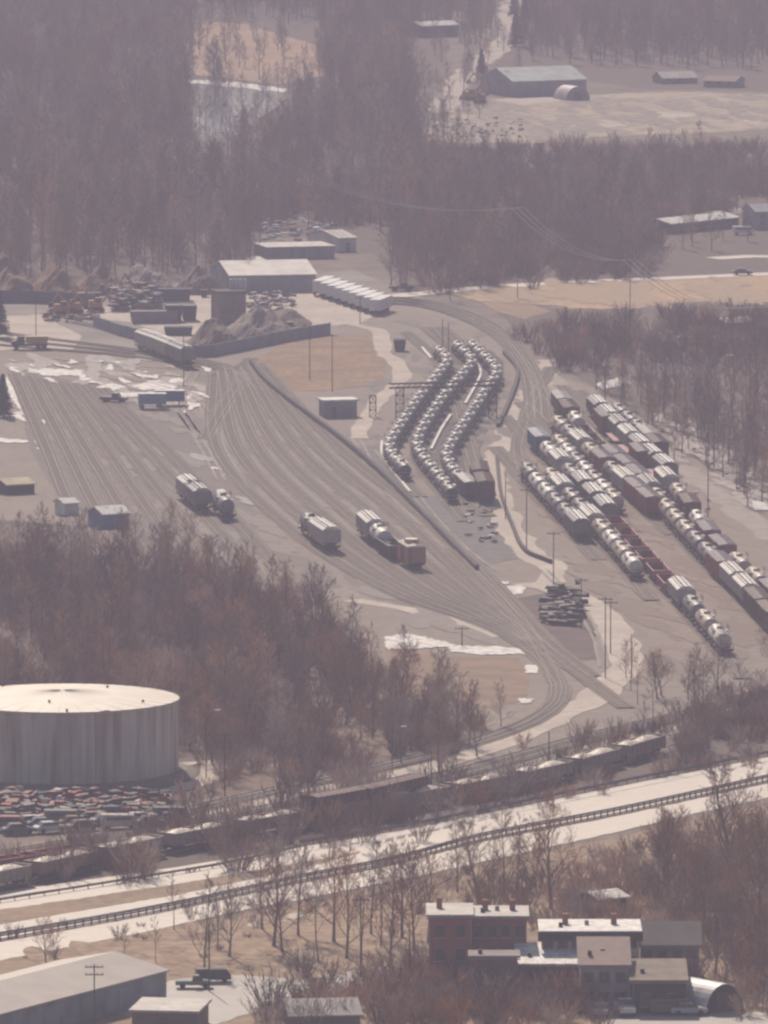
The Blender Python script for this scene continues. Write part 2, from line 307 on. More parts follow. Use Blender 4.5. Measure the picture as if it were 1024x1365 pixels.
# ------------------------------------------------------------------ tracks
TN = [0]
def track(pts, px=True):
    path = smooth_path(pts, 8, px); TN[0] += 1; zo = (TN[0] % 40)*.0023
    mb = MB(); strip_mb(mb, path, 3.0, 0.16+zo, M['bed'], 0.15)
    for d in (-0.75, 0.75):
        A = offs(path, d-0.05); B = offs(path, d+0.05)
        mb.rings([[(a.x,a.y,0.17+zo),(a.x,a.y,0.285+zo),(b.x,b.y,0.285+zo),(b.x,b.y,0.17+zo)] for a, b in zip(A, B)], M['rail'])
    acc = 0
    for a, b in zip(path[:-1], path[1:]):
        d = b-a; L = d.length
        if L < 0.01: continue
        t = d/L; n = Vector((-t.y, t.x, 0)); s = 0.75-acc
        while s < L:
            c = a + t*s; q = [c-n*1.3-t*.12, c+n*1.3-t*.12, c+n*1.3+t*.12, c-n*1.3+t*.12]
            vs = [(p.x,p.y,0.15+zo) for p in q]+[(p.x,p.y,0.185+zo) for p in q]
            mb.add(vs, [(4,5,6,7),(0,1,5,4),(2,3,7,6),(1,2,6,5),(3,0,4,7)], M['tie']); s += 0.75
        acc = (acc+L) % 0.75
    return tag(link('rail_track', mb.data('rail_track')), kind='structure')
for k in range(7):
    t = k/6
    track([(285+60*t,497-12*t),(290+165*t,600),(380+198*t,700),(520+135*t,790-8*t),(655+45*t,838-4*t)] + ([(724+t*4,882),(742+t*6,915)] if k in (0, 6) else [(690+30*t,858-2*t)]))
for k in range(7):
    t = k/6
    track([(18+118*t,498+20*t),(62+160*t,600),(105+215*t,700),(170+230*t,790)])
track([(322,506),(298,542),(272,586)])
track([(335,478),(320,490),(300,494),(285,502)])
for d in (0, 1, 2):
    track([(-30,440+d*9),(60,452+d*7),(150,463+d*5),(250,478+d*4),(300,488+d*3),(340,510+d*5)])
track([(100,430),(170,446),(250,476),(320,498),(380,530)])
for d in (0, 1):
    track([(742+d*6,915),(738+d*7,938),(702+d*8,963+d*2),(620+d*4,992+d*4),(520,1017+d*5),(400,1045+d*5),(300,1068+d*5),(200,1092+d*5)])
    track([(1060,908+d*7),(960,938+d*7),(880,959+d*7),(780,982+d*7),(700,1004+d*7),(600,1031+d*7),(480,1058+d*7),(300,1091+d*7),(100,1122+d*7),(-40,1145+d*7)])
track([(600,735),(660,795),(720,858),(780,905),(835,945)])
track([(615,735),(672,793),(730,856),(790,903)])
for d in (0, 1, 2):
    track([(470,398+d*4),(540,398+d*4),(600,410+d*4),(660,436+d*5),(702-d*3,480+d*4),(722-d*8,520),(728-d*10,560)])
track([(735,490),(715,525),(700,560),(690,600),(700,640)])

# ------------------------------------------------------------------ rail vehicles (local x runs along the track, z=0 ground)
IRON = mat('dark_iron', (0.05,0.045,0.045), 0.7); RUST = mat('rusty_iron', (0.14,0.085,0.065), 0.8, (0.08,0.055,0.05), 1.5)
def bogie_mesh(x):
    mb = MB()
    for dx in (-0.85, 0.85):
        mb.tube((x+dx,-0.8,0.85), (x+dx,0.8,0.85), 0.08, 0.08, IRON, 6)
        for y in (-0.78, 0.78): mb.tube((x+dx,y-0.07,0.85), (x+dx,y+0.07,0.85), 0.45, 0.45, RUST, 12)
    for y in (-1.0, 1.0): mb.hexa([(x-1.3,y-.08,.7),(x+1.3,y-.08,.7),(x+1.3,y+.08,.7),(x-1.3,y+.08,.7),(x-.9,y-.08,1.1),(x+.9,y-.08,1.1),(x+.9,y+.08,1.1),(x-.9,y+.08,1.1)], IRON)
    mb.box(x-0.25, x+0.25, -1.1, 1.1, 0.8, 1.15, IRON)
    return mb.data('bogie')
BOG = {}
def bogies(L):
    k = round(L*2)
    if k not in BOG: BOG[k] = [('bogie', bogie_mesh(-L/2+1.9)), ('bogie', bogie_mesh(L/2-1.9))]
    return BOG[k]
def under(L, wd=1.2):
    mb = MB(); mb.box(-L/2, L/2, -wd/2, wd/2, 1.15, 1.4, IRON)
    for s in (-1, 1):
        mb.box(s*L/2-(0.6 if s > 0 else 0), s*L/2+(0.6 if s < 0 else 0), -1.4, 1.4, 1.1, 1.38, IRON)
        mb.box(min(s*L/2, s*(L/2+.7)), max(s*L/2, s*(L/2+.7)), -.14, .14, 1.0, 1.25, IRON)
    mb.tube((-1.2,0.7,1.0), (0.6,0.7,1.0), 0.25, 0.25, IRON, 8)
    return mb.data('underframe')
LIB = {}
def ring(x, r, cz, n=18): return [(x, r*cos(2*pi*k/n), cz+r*sin(2*pi*k/n)) for k in range(n)]
def tank_parts(m, L=15.0, r=1.3, band=None, plat=None, endm=None):
    mb = MB(); cz = 1.42+r; hl = L/2-0.9
    xs = [(-hl-.0, .25), (-hl+.06, .6), (-hl+.2, .86), (-hl+.5, 1.0)] + [(-hl+.5+(2*hl-1)*t/6, 1) for t in range(1, 6)] + [(hl-.5, 1), (hl-.2, .86), (hl-.06, .6), (hl, .25)]
    mb.rings([ring(x, r*s, cz) for x, s in xs], m)
    if band:
        for x in (-hl*.66, -hl*.33, hl*.33, hl*.66): mb.rings([ring(x-.22, r+.03, cz), ring(x+.22, r+.03, cz)], band)
    d = MB(); d.rings([ring_z(0, 0, .55, cz+r-.12), ring_z(0, 0, .55, cz+r+.42), ring_z(0, 0, .3, cz+r+.55)], m)
    p = MB(); pm = plat or RUST
    p.box(-1.5, 1.5, -1.35, -.62, cz+r-.28, cz+r-.22, pm); p.box(-1.5, 1.5, .62, 1.35, cz+r-.28, cz+r-.22, pm)
    for y in (-1.33, 1.33):
        p.tube((-1.5,y,cz+r+.7), (1.5,y,cz+r+.7), .045, .045, pm)
        for x in (-1.5, 0, 1.5): p.tube((x,y,cz+r-.25), (x,y,cz+r+.7), .04, .04, pm)
    lds = []
    for y in (-r-.06, r+.06):
        ld = MB(); lds.append(ld)
        for x in (-.25, .25): ld.tube((x,y,1.2), (x,y*.86,cz+r-.25), .04, .04, pm)
        for k in range(7): ld.tube((-.25,y,1.4+k*.38), (.25,y,1.4+k*.38), .03, .03, pm)
    es = []
    for s in (-1, 1):
        e = MB(); es.append(e); x = s*(L/2-.35); e.box(x-.3, x+.3, -1.45, 1.45, 1.39, 1.46, pm)
        e.tube((x,-1.4,2.3), (x,1.4,2.3), .05, .05, pm)
        for y in (-1.4, 1.4): e.tube((x,y,1.4), (x,y,2.3), .045, .045, pm)
    sds = []
    for x in (-hl*.72, hl*.72): sd = MB(); sds.append(sd); sd.hexa([(x-.4,-1.2,1.35),(x+.4,-1.2,1.35),(x+.4,1.2,1.35),(x-.4,1.2,1.35),(x-.4,-1.25,2.1),(x+.4,-1.25,2.1),(x+.4,1.25,2.1),(x-.4,1.25,2.1)], IRON)
    return [('barrel', mb.data('barrel', True), [('dome', d.data('dome'))]), ('dome_platform', p.data('dome_platform'))] + [('ladder', q.data('ladder')) for q in lds] + \
            [('end_platform', q.data('end_platform')) for q in es] + [('saddle', q.data('saddle')) for q in sds] + [('underframe', under(L))] + bogies(L)
def ring_z(x, y, r, z, n=12): return [(x+r*cos(2*pi*k/n), y+r*sin(2*pi*k/n), z) for k in range(n)]
def hopper_parts(m, roof, L=16.0, hatch=None, round_side=False):
    mb = MB(); h = L/2
    prof = [(-1.5,1.9),(-1.56,2.6),(-1.56,3.6),(-1.45,4.15),(1.45,4.15),(1.56,3.6),(1.56,2.6),(1.5,1.9)]
    mb.rings([[(x, y*s, z) for y, z in prof] for x, s in ((-h+.5, 1), (h-.5, 1))], m)
    for k in range(3):      # discharge chutes
        c = (k-1)*(L-3)/3.0; q = (L-3)/6.0
        mb.hexa([(c-.35,-.7,.75),(c+.35,-.7,.75),(c+.35,.7,.75),(c-.35,.7,.75),(c-q,-1.48,1.95),(c+q,-1.48,1.95),(c+q,1.48,1.95),(c-q,1.48,1.95)], m)
    if not round_side:
        n = int(L/1.3)
        for k in range(n+1):
            x = -h+.6+k*(L-1.2)/n
            for s in (-1, 1): mb.box(x-.06, x+.06, min(s*1.56, s*1.66), max(s*1.56, s*1.66), 1.9, 4.0, m)
    r_ = MB(); pr = [(-1.58,4.05),(-1.1,4.36),(0,4.48),(1.1,4.36),(1.58,4.05)]
    r_.rings([[(x, y, z) for y, z in pr] for x in (-h+.4, h-.4)], roof)
    hm = hatch or roof; wk = MB()
    wk.box(-h+.3, h-.3, -.32, .32, 4.62, 4.68, hm)
    for s in (-1, 1): wk.box(-h+.5, h-.5, s*.75-.2, s*.75+.2, 4.45, 4.62, hm)
    for k in range(8): wk.box(-h+1+k*(L-2)/7-.05, -h+1+k*(L-2)/7+.05, -.9, .9, 4.4, 4.63, IRON)
    es = []
    for s in (-1, 1):
        e = MB(); es.append(e)
        for y in (-1.4, 1.4): e.tube((s*(h-.1),y,1.35), (s*(h-.5),y,4.1), .06, .06, m)
        for k in range(7): e.tube((s*(h-.1),-1.4,1.6+k*.38), (s*(h-.1),-.9,1.6+k*.38), .03, .03, m)
    return [('hopper_body', mb.data('hopper_body'), []), ('roof', r_.data('roof'), [('hatch_walkway', wk.data('hatch_walkway'))]), ('underframe', under(L))] + [('end_ladder', q.data('end_ladder')) for q in es] + bogies(L)
def box_parts(m, roof, door, L=16.0, hh=4.2, end=None):
    h = L/2; mb = MB(); mb.box(-h+.3, h-.3, -1.5, 1.5, 1.25, hh, m)
    n = int(L/1.1)
    for k in range(n+1):
        x = -h+.4+k*(L-.8)/n
        if abs(x) < 1.6: continue
        for s in (-1, 1): mb.box(x-.05, x+.05, min(s*1.5, s*1.57), max(s*1.5, s*1.57), 1.3, hh-.1, m)
    for s in (-1, 1):
        for k in range(6): mb.box(min(s*(h-.3), s*(h-.22)), max(s*(h-.3), s*(h-.22)), -1.4, 1.4, 1.6+k*.42, 1.75+k*.42, m)
    r_ = MB(); r_.rings([[(x,-1.6,hh),(x,-1.6,hh+.06),(x,0,hh+.3),(x,1.6,hh+.06),(x,1.6,hh)] for x in (-h+.2, h-.2)], roof)
    for k in range(n+1):
        x = -h+.4+k*(L-.8)/n
        for s in (-1, 1): r_.hexa([(x-.06,0,hh+.28),(x+.06,0,hh+.28),(x+.06,s*1.6,hh+.05),(x-.06,s*1.6,hh+.05),(x-.06,0,hh+.36),(x+.06,0,hh+.36),(x+.06,s*1.6,hh+.13),(x-.06,s*1.6,hh+.13)], roof)
    ps = [('box_body', mb.data('box_body')), ('roof', r_.data('roof'))]
    for s in (-1, 1):
        d = MB(); d.box(-1.4, 1.4, min(s*1.55, s*1.63), max(s*1.55, s*1.63), 1.35, hh-.15, door)
        for x in (-.7, 0, .7): d.box(x-.04, x+.04, min(s*1.63, s*1.68), max(s*1.63, s*1.68), 1.4, hh-.2, door)
        ps.append(('sliding_door', d.data('sliding_door')))
    ls = []
    for s in (-1, 1):
        l_ = MB(); ls.append(l_)
        for y in (-1.3, -.9): l_.tube((s*(h-.12),y,1.3), (s*(h-.12),y,hh), .035, .035, IRON)
        for k in range(7): l_.tube((s*(h-.12),-1.3,1.5+k*.38), (s*(h-.12),-.9,1.5+k*.38), .03, .03, IRON)
    return ps + [('ladder', q.data('ladder')) for q in ls] + [('underframe', under(L))] + bogies(L)
def gondola_parts(m, L=14.0, hh=2.7, rim=None, load=None):
    h = L/2; mb = MB(); rm = rim or m
    mb.box(-h+.2, h-.2, -1.5, 1.5, 1.3, 1.45, m)
    for s in (-1, 1): mb.box(-h+.3, h-.3, min(s*1.42, s*1.5), max(s*1.42, s*1.5), 1.45, hh, m)
    n = int(L/1.4)
    for k in range(n+1):
        x = -h+.4+k*(L-.8)/n
        for s in (-1, 1): mb.box(x-.07, x+.07, min(s*1.5, s*1.6), max(s*1.5, s*1.6), 1.35, hh-.05, m)
    es = []
    for s in (-1, 1): e = MB(); es.append(e); e.box(min(s*(h-.3), s*(h-.2)), max(s*(h-.3), s*(h-.2)), -1.5, 1.5, 1.3, hh+.12, m); e.box(s*(h-.25)-.12, s*(h-.25)+.12, -1.55, 1.55, hh+.12, hh+.2, rm)
    t = MB()
    for s in (-1, 1): t.box(-h+.3, h-.3, s*1.5-.1, s*1.5+.1, hh, hh+.08, m)
    ps = [('tub', mb.data('tub')), ('top_rail', t.data('top_rail'))] + [('end_wall', q.data('end_wall')) for q in es]
    if load:
        ld = MB(); rr = random.Random(L*7)
        for k in range(26):
            x = rr.uniform(-h+1, h-1); y = rr.uniform(-1, 1); a = rr.uniform(.25, .6); z = 1.46+rr.uniform(0, hh-2.1)
            ld.box(x-a, x+a, y-a*.6, y+a*.6, z, z+a, load)
        ps.append(('scrap_load', ld.data('scrap_load')))
    return ps + [('underframe', under(L))] + bogies(L)
def gravel_parts(m, gm, L=13.6, hh=3.3):
    ps = gondola_parts(m, L, hh); h = L/2
    for c in (-h/2+.05, h/2-.05):
        g = MB(); rr = random.Random(int(c*10)); nx, ny = 14, 8; wl = h-.75; vs = []; fs = []
        for j in range(ny+1):
            for i in range(nx+1):
                u = i/nx*2-1; v = j/ny*2-1; z = hh-.30+.7*(1-abs(u)**2.2)*(1-abs(v)**2)+rr.uniform(-.07,.07); vs.append((c+u*wl/2, v*1.4, z))
        for j in range(ny):
            for i in range(nx): a = j*(nx+1)+i; fs.append((a, a+1, a+nx+2, a+nx+1))
        g.add(vs, fs, gm); ps.append(('gravel_load', g.data('gravel_load')))
    return ps
def flat_parts(m, L=15.0):
    h = L/2; mb = MB(); mb.box(-h+.2, h-.2, -1.45, 1.45, 1.4, 1.6, m)
    for k in range(int(L)): 
        for s in (-1, 1): mb.box(-h+.6+k-.04, -h+.6+k+.04, min(s*1.45, s*1.52), max(s*1.45, s*1.52), 1.35, 1.58, IRON)
    return [('deck', mb.data('deck')), ('underframe', under(L))] + bogies(L)
def caboose_parts(m, roof):
    L = 10.5; ps = box_parts(m, roof, mat('caboose_door', (0.22,0.10,0.08)), L, 4.1)
    c = MB(); c.box(-1.2, 1.2, -1.0, 1.0, 4.3, 5.0, m, roof)
    return ps + [('cupola', c.data('cupola'))]
TC = {  # body colour, band, platform
 'black tank car': ('tank', (0.06,0.05,0.055), (0.50,0.47,0.45)),
 'short grey tank car': ('stank', (0.42,0.395,0.37), (0.40,0.37,0.35)),
 'gravel wagon': ('grv', (0.33,0.27,0.235), (0.66,0.56,0.46)),
 'rusty gravel wagon': ('grv', (0.32,0.20,0.165), (0.56,0.47,0.385)),
 'white tank car': ('tank', (0.74,0.69,0.62), (0.20,0.17,0.16)),
 'cream tank car': ('tank', (0.62,0.50,0.37), (0.24,0.19,0.16)),
 'grey tank car': ('tank', (0.24,0.22,0.22), (0.14,0.12,0.12)),
 'brown tank car': ('tank', (0.20,0.13,0.11), (0.16,0.12,0.11)),
 'white covered hopper': ('hop', (0.50,0.47,0.44), (0.72,0.69,0.64)),
 'grey covered hopper': ('hop', (0.26,0.25,0.26), (0.42,0.40,0.39)),
 'striped covered hopper': ('hop', (0.20,0.19,0.19), (0.16,0.15,0.15)),
 'red boxcar': ('box', (0.42,0.08,0.06), (0.38,0.32,0.33)),
 'dark brown boxcar': ('box', (0.13,0.055,0.045), (0.20,0.11,0.09)),
 'blue boxcar': ('box', (0.08,0.20,0.42), (0.75,0.75,0.75)),
 'white-roofed boxcar': ('box', (0.30,0.17,0.12), (0.84,0.78,0.70)),
 'red gondola': ('gon', (0.42,0.075,0.06), None), 'brown gondola': ('gonl', (0.24,0.15,0.08), None), 'low red flatcar': ('flat', (0.34,0.10,0.09), None),
 'black gondola': ('gonl', (0.05,0.045,0.05), None),
 'orange-brown caboose': ('cab', (0.52,0.25,0.15), (0.80,0.74,0.64)),
}
LEN = {'grv': 13.6, 'stank': 10.2, 'tank': 15.0, 'hop': 15.4, 'box': 15.4, 'gon': 13.4, 'gonl': 14.6, 'flat': 15.0, 'cab': 10.5}
CATS = {'grv': ('gravel_wagon', 'open wagon'), 'stank': ('tank_car', 'tank car'), 'tank': ('tank_car', 'tank car'), 'hop': ('covered_hopper', 'hopper wagon'), 'box': ('boxcar', 'boxcar'), 'gon': ('gondola_car', 'open wagon'), 'gonl': ('gondola_car', 'open wagon'), 'flat': ('flatcar', 'flat wagon'), 'cab': ('caboose', 'caboose')}
def car_parts(kind):
    if kind in LIB: return LIB[kind]
    t, c, c2 = TC[kind]; key = kind.replace(' ', '_')
    m = mat(key+'_paint', c, 0.5, tuple(x*0.7+0.01 for x in c), 0.8, spec=0.4, scale2=2.5, col3=tuple(x*.6+.05 for x in c))
    m2 = mat(key+'_top', c2, 0.55, None, 1.2) if c2 else None
    if t == 'stank': p = tank_parts(m, 10.2, 1.12, plat=m2)
    elif t == 'tank': p = tank_parts(m, 15.0, band=m2 if kind in ('cream tank car', 'grey tank car') else None, plat=m2)
    elif t == 'hop': p = hopper_parts(m, m2, 15.4, mat('pale_hatch', (0.80,0.78,0.74), 0.5) if kind == 'striped covered hopper' else None)
    elif t == 'box': p = box_parts(m, m2, m)
    elif t == 'grv': p = gravel_parts(m, m2)
    elif t == 'gon': p = gondola_parts(m, 13.4, 2.6, mat('gondola_rim', (0.42,0.25,0.24)))
    elif t == 'gonl': p = gondola_parts(m, 14.6, 2.7, None, mat('scrap_steel', (0.33,0.25,0.16), 0.7, (0.16,0.11,0.09), 0.7))
    elif t == 'flat': p = flat_parts(m)
    else: p = caboose_parts(m, m2)
    LIB[kind] = p; return p
ORD = ['nearest end', 'second', 'third', 'fourth', 'fifth', 'sixth', 'seventh', 'eighth', 'ninth', 'tenth', 'eleventh', 'twelfth', 'thirteenth', 'fourteenth', 'fifteenth', 'sixteenth', 'seventeenth', 'eighteenth', 'nineteenth', 'twentieth', 'twenty-first', 'twenty-second', 'twenty-third', 'twenty-fourth', 'twenty-fifth']
def walk(path, s):
    for a, b in zip(path[:-1], path[1:]):
        L = (b-a).length
        if s <= L: return a + (b-a)*(s/L)
        s -= L
    a, b = path[-2], path[-1]; return b + (b-a).normalized()*s
def string(pts, kinds, place, group, ztop=4.2, fit=True, ext=(60, 25), sc=1.0):
    """rail vehicles coupled along a line given by the picture positions of their roofs, far end first"""
    pts2 = [P(x, y, ztop) for x, y in pts]
    for p in pts2: p.z = 0
    path = smooth_path([tuple(p) for p in pts2], 4, False)
    total = sum((b-a).length for a, b in zip(path[:-1], path[1:]))
    gap = 1.5; need = sum(LEN[TC[k][0]]+gap for k in kinds)
    f = total/need if fit else 1.0
    s = 0; n = len(kinds)
    for i, k in enumerate(kinds):
        L = LEN[TC[k][0]]; step = (L+gap)*f
        a = walk(path, s+step*.12); b = walk(path, s+step*.88); c = (a+b)/2; s += step
        o = ORD[n-1-i]
        lb = f"{k}, near end of {place}" if o == 'nearest end' else f"{k}, {o} from near end of {place}"
        nm, ct = CATS[TC[k][0]]
        spawn(nm, car_parts(k), lb, ct, (c.x, c.y, 0), atan2((b-a).y, (b-a).x), group, sc)
    d0 = (path[0]-path[1]).normalized(); d1 = (path[-1]-path[-2]).normalized()
    track([tuple(path[0]+d0*ext[0])] + [tuple(p) for p in path[::6]] + [tuple(path[-1]+d1*ext[1])], False)
SB = 'short grey tank car'; ORD += ['position %d' % i for i in range(26, 40)]
BK, WT, CT, GT, BT = 'black tank car', 'white tank car', 'cream tank car', 'grey tank car', 'brown tank car'
WH, GH, SH = 'white covered hopper', 'grey covered hopper', 'striped covered hopper'
RB, DB, BB, WB = 'red boxcar', 'dark brown boxcar', 'blue boxcar', 'white-roofed boxcar'
CR, TR = 'gravel wagon', 'rusty gravel wagon'
RG, BG, RF, KG = 'red gondola', 'brown gondola', 'low red flatcar', 'black gondola'
zs = 4.6545
def Z(l, ox, oy, f): return [(ox+x/f, oy+y/f) for x, y in l]
string(Z([(385,175),(430,215),(450,245),(430,285),(345,390),(240,520),(160,645),(100,735),(85,790),(135,865),(195,930)],500,420,zs), [SB]*20+[BK], 'the leftmost bent tank string', 'bent strings of tank cars', 3.3, sc=(1,.84,.80))
string(Z([(495,140),(545,185),(600,235),(600,265),(560,315),(500,385),(440,450),(370,550),(310,640),(268,720),(262,780),(310,860),(380,940),(440,1015),(488,1075)],500,420,zs), [SB]*22+[BK], 'the middle bent tank string', 'bent strings of tank cars', 3.3, sc=(1,.84,.80))
string(Z([(590,140),(650,195),(710,250),(755,305),(745,350),(700,410),(620,540),(550,640),(485,740),(445,815),(450,865),(490,930),(530,975),(605,1045)],500,420,zs), [SB]*22+[WB], 'the right bent string', 'bent strings of tank cars', 3.3, sc=(1,.84,.80))
string(Z([(640,900),(660,970),(695,1045)],500,420,zs), [DB,DB], 'the dark pair behind the right bent string', 'bent strings of tank cars', ext=(150,5))
Z1 = lambda l: Z(l, 680, 500, 2.977); Z2 = lambda l: Z(l, 680, 640, 2.977)
string(Z1([(60,330),(160,440),(290,575)]), [GT,WT,WT,GT,GT,SH], 'the leftmost string in the right yard', 'strings in the right yard', sc=(1,.95,.93))
string(Z1([(95,200),(330,440)])+Z2([(430,130),(665,385),(860,605)]), [BB,WT,WH,GT,SH,SH,SH,RG,RG,RG,RG,RG,RG,WH,GT,CT,WT], 'the long string with red gondolas', 'strings in the right yard', sc=(1,.95,.92))
string(Z1([(150,350),(300,505)])+Z2([(400,190),(505,310)]), [CT,WH,BT,GT,WH,CT,WT,CT,WT], 'the string beside the leftmost one', 'strings in the right yard', sc=(1,.95,.92))
string(Z1([(185,220),(300,340),(430,470)]), [CT,WT,GT,WT,BT,WT,CT], 'the short all-tank string in the right yard', 'strings in the right yard', sc=(1,.95,.92))
string(Z1([(180,145),(350,290),(575,480)]), [CT,GT,WH,CT,RB,GT,WH,RB,RB], 'the string ending in red boxcars', 'strings in the right yard', sc=(1,.95,.92))
string(Z1([(190,55),(330,215),(540,395),(650,520)])+Z2([(800,260),(920,375),(1060,520)]), [WB,DB,WT,BG,BG,BG,RB,RB,RB,GH,CT,CT,CT,CT,GT,GT,RB,WH,WH,DB,DB], 'the longest string, starting at the white-roofed boxcar', 'strings in the right yard', sc=(1,.95,.92))
string(Z1([(355,120),(560,320),(690,450)])+Z2([(800,190),(960,330),(1080,440)]), [RB,RF,RF,RB,RF,WH,CT,DB,WT,RB,RB,CT,CT,RB], 'the string right of the longest one', 'strings in the right yard', sc=(1,.95,.92))
string(Z1([(330,75),(480,215),(640,350)]), [SH,SH,GH,WH,SH,SH,SH], 'the string of striped hoppers', 'strings in the right yard', sc=(1,.95,.92))
string(Z1([(415,95),(500,165),(600,262)]), [GT,GT,GT,WB,DB], 'the rightmost short string beside the wood', 'strings in the right yard', sc=(1,.95,.92))
# cars standing alone in the left yard
G2 = 'cars standing in the open left yard'
string([(249,637),(268,652)], [WH,GH], 'the pair among the bare treetops', G2, ext=(5,5))
string([(290,652),(299,660)], [GT], 'a siding beside the treetop hoppers', G2, ext=(5,5), fit=False)
string([(408,680),(422,692),(443,706)], [BK,WH], 'the pair at the wood edge', G2, ext=(5,5))
string([(488,684),(510,703),(530,716)], [WH,WT,KG], 'the short train behind the orange-brown caboose', G2, ext=(5,5))
string([(540,719),(553,727)], ['orange-brown caboose'], 'the short train in the open yard', G2, ext=(5,5), fit=False)
string([(190,441),(216,450),(250,464)], [WH,WH,GH], 'the hopper trio under the long grey wall', 'hoppers by the grey wall', ext=(5,5))
# freight train by the highway
string([(-60,1163),(0,1152),(120,1126),(230,1103),(370,1078),(520,1053),(640,1032),(760,1006),(880,972)], [CR,TR,CR,CR,TR,CR,CR,TR,CR,CR,TR], 'the freight train along the highway', 'freight train along the highway', ztop=3.3, sc=(1,.95,.8))
string([(-40,1134),(60,1119),(175,1100)], [RG,RG,RF], 'the red wagons behind the freight train', 'red cars behind the freight train', ext=(5,5))
string([(425,1060),(520,1043),(545,1036)], [DB,DB], 'the dark pair beyond the freight train', 'red cars behind the freight train', ext=(5,5))

# ------------------------------------------------------------------ buildings
GLASS = mat('dark_window_glass', (0.05,0.055,0.065), 0.25, spec=0.6); FRAME = mat('pale_window_frame', (0.30,0.25,0.24), 0.7); DOORM = mat('weathered_door', (0.15,0.11,0.10), 0.7)
WROOF = mat('bright_flat_roof', (0.80,0.78,0.74), 0.55, (0.58,0.54,0.50), 0.5, scale2=1.3, col3=(0.42,0.38,0.34), contrast=(.4,.7)); GROOF = mat('pale_metal_roof', (0.52,0.48,0.44), 0.6, (0.38,0.34,0.31), 0.3, scale2=1.2, col3=(0.32,0.27,0.24))
TROOF = mat('tan_shingles', (0.36,0.26,0.22), 0.85, (0.29,0.21,0.18), 0.8); DROOF = mat('dark_roof_felt', (0.22,0.17,0.13), 0.9, (0.3,0.25,0.2), 0.6)
BRICK = mat('dark_red_brick', (0.40,0.15,0.11), 0.85, (0.30,0.12,0.095), 0.7); GREYW = mat('grey_metal_siding', (0.33,0.35,0.38), 0.7, (0.21,0.22,0.25), 0.4)
PINKW = mat('pinkish_render', (0.50,0.42,0.40), 0.85, (0.40,0.33,0.31), 0.7, stretch=(1,1,.2), scale2=1.5, col3=(0.34,0.27,0.25)); BLUEW = mat('blue_grey_siding', (0.42,0.41,0.46), 0.8, (0.34,0.33,0.37), 0.7, stretch=(1,1,.2), scale2=1.5, col3=(0.3,0.27,0.27)); OLIVE = mat('olive_siding', (0.36,0.33,0.26), 0.85)
DARKW = mat('dark_timber_wall', (0.07,0.055,0.055), 0.85); BLUEP = mat('blue_paint', (0.07,0.15,0.32), 0.6); WPAINT = mat('white_paint', (0.72,0.72,0.72), 0.5)
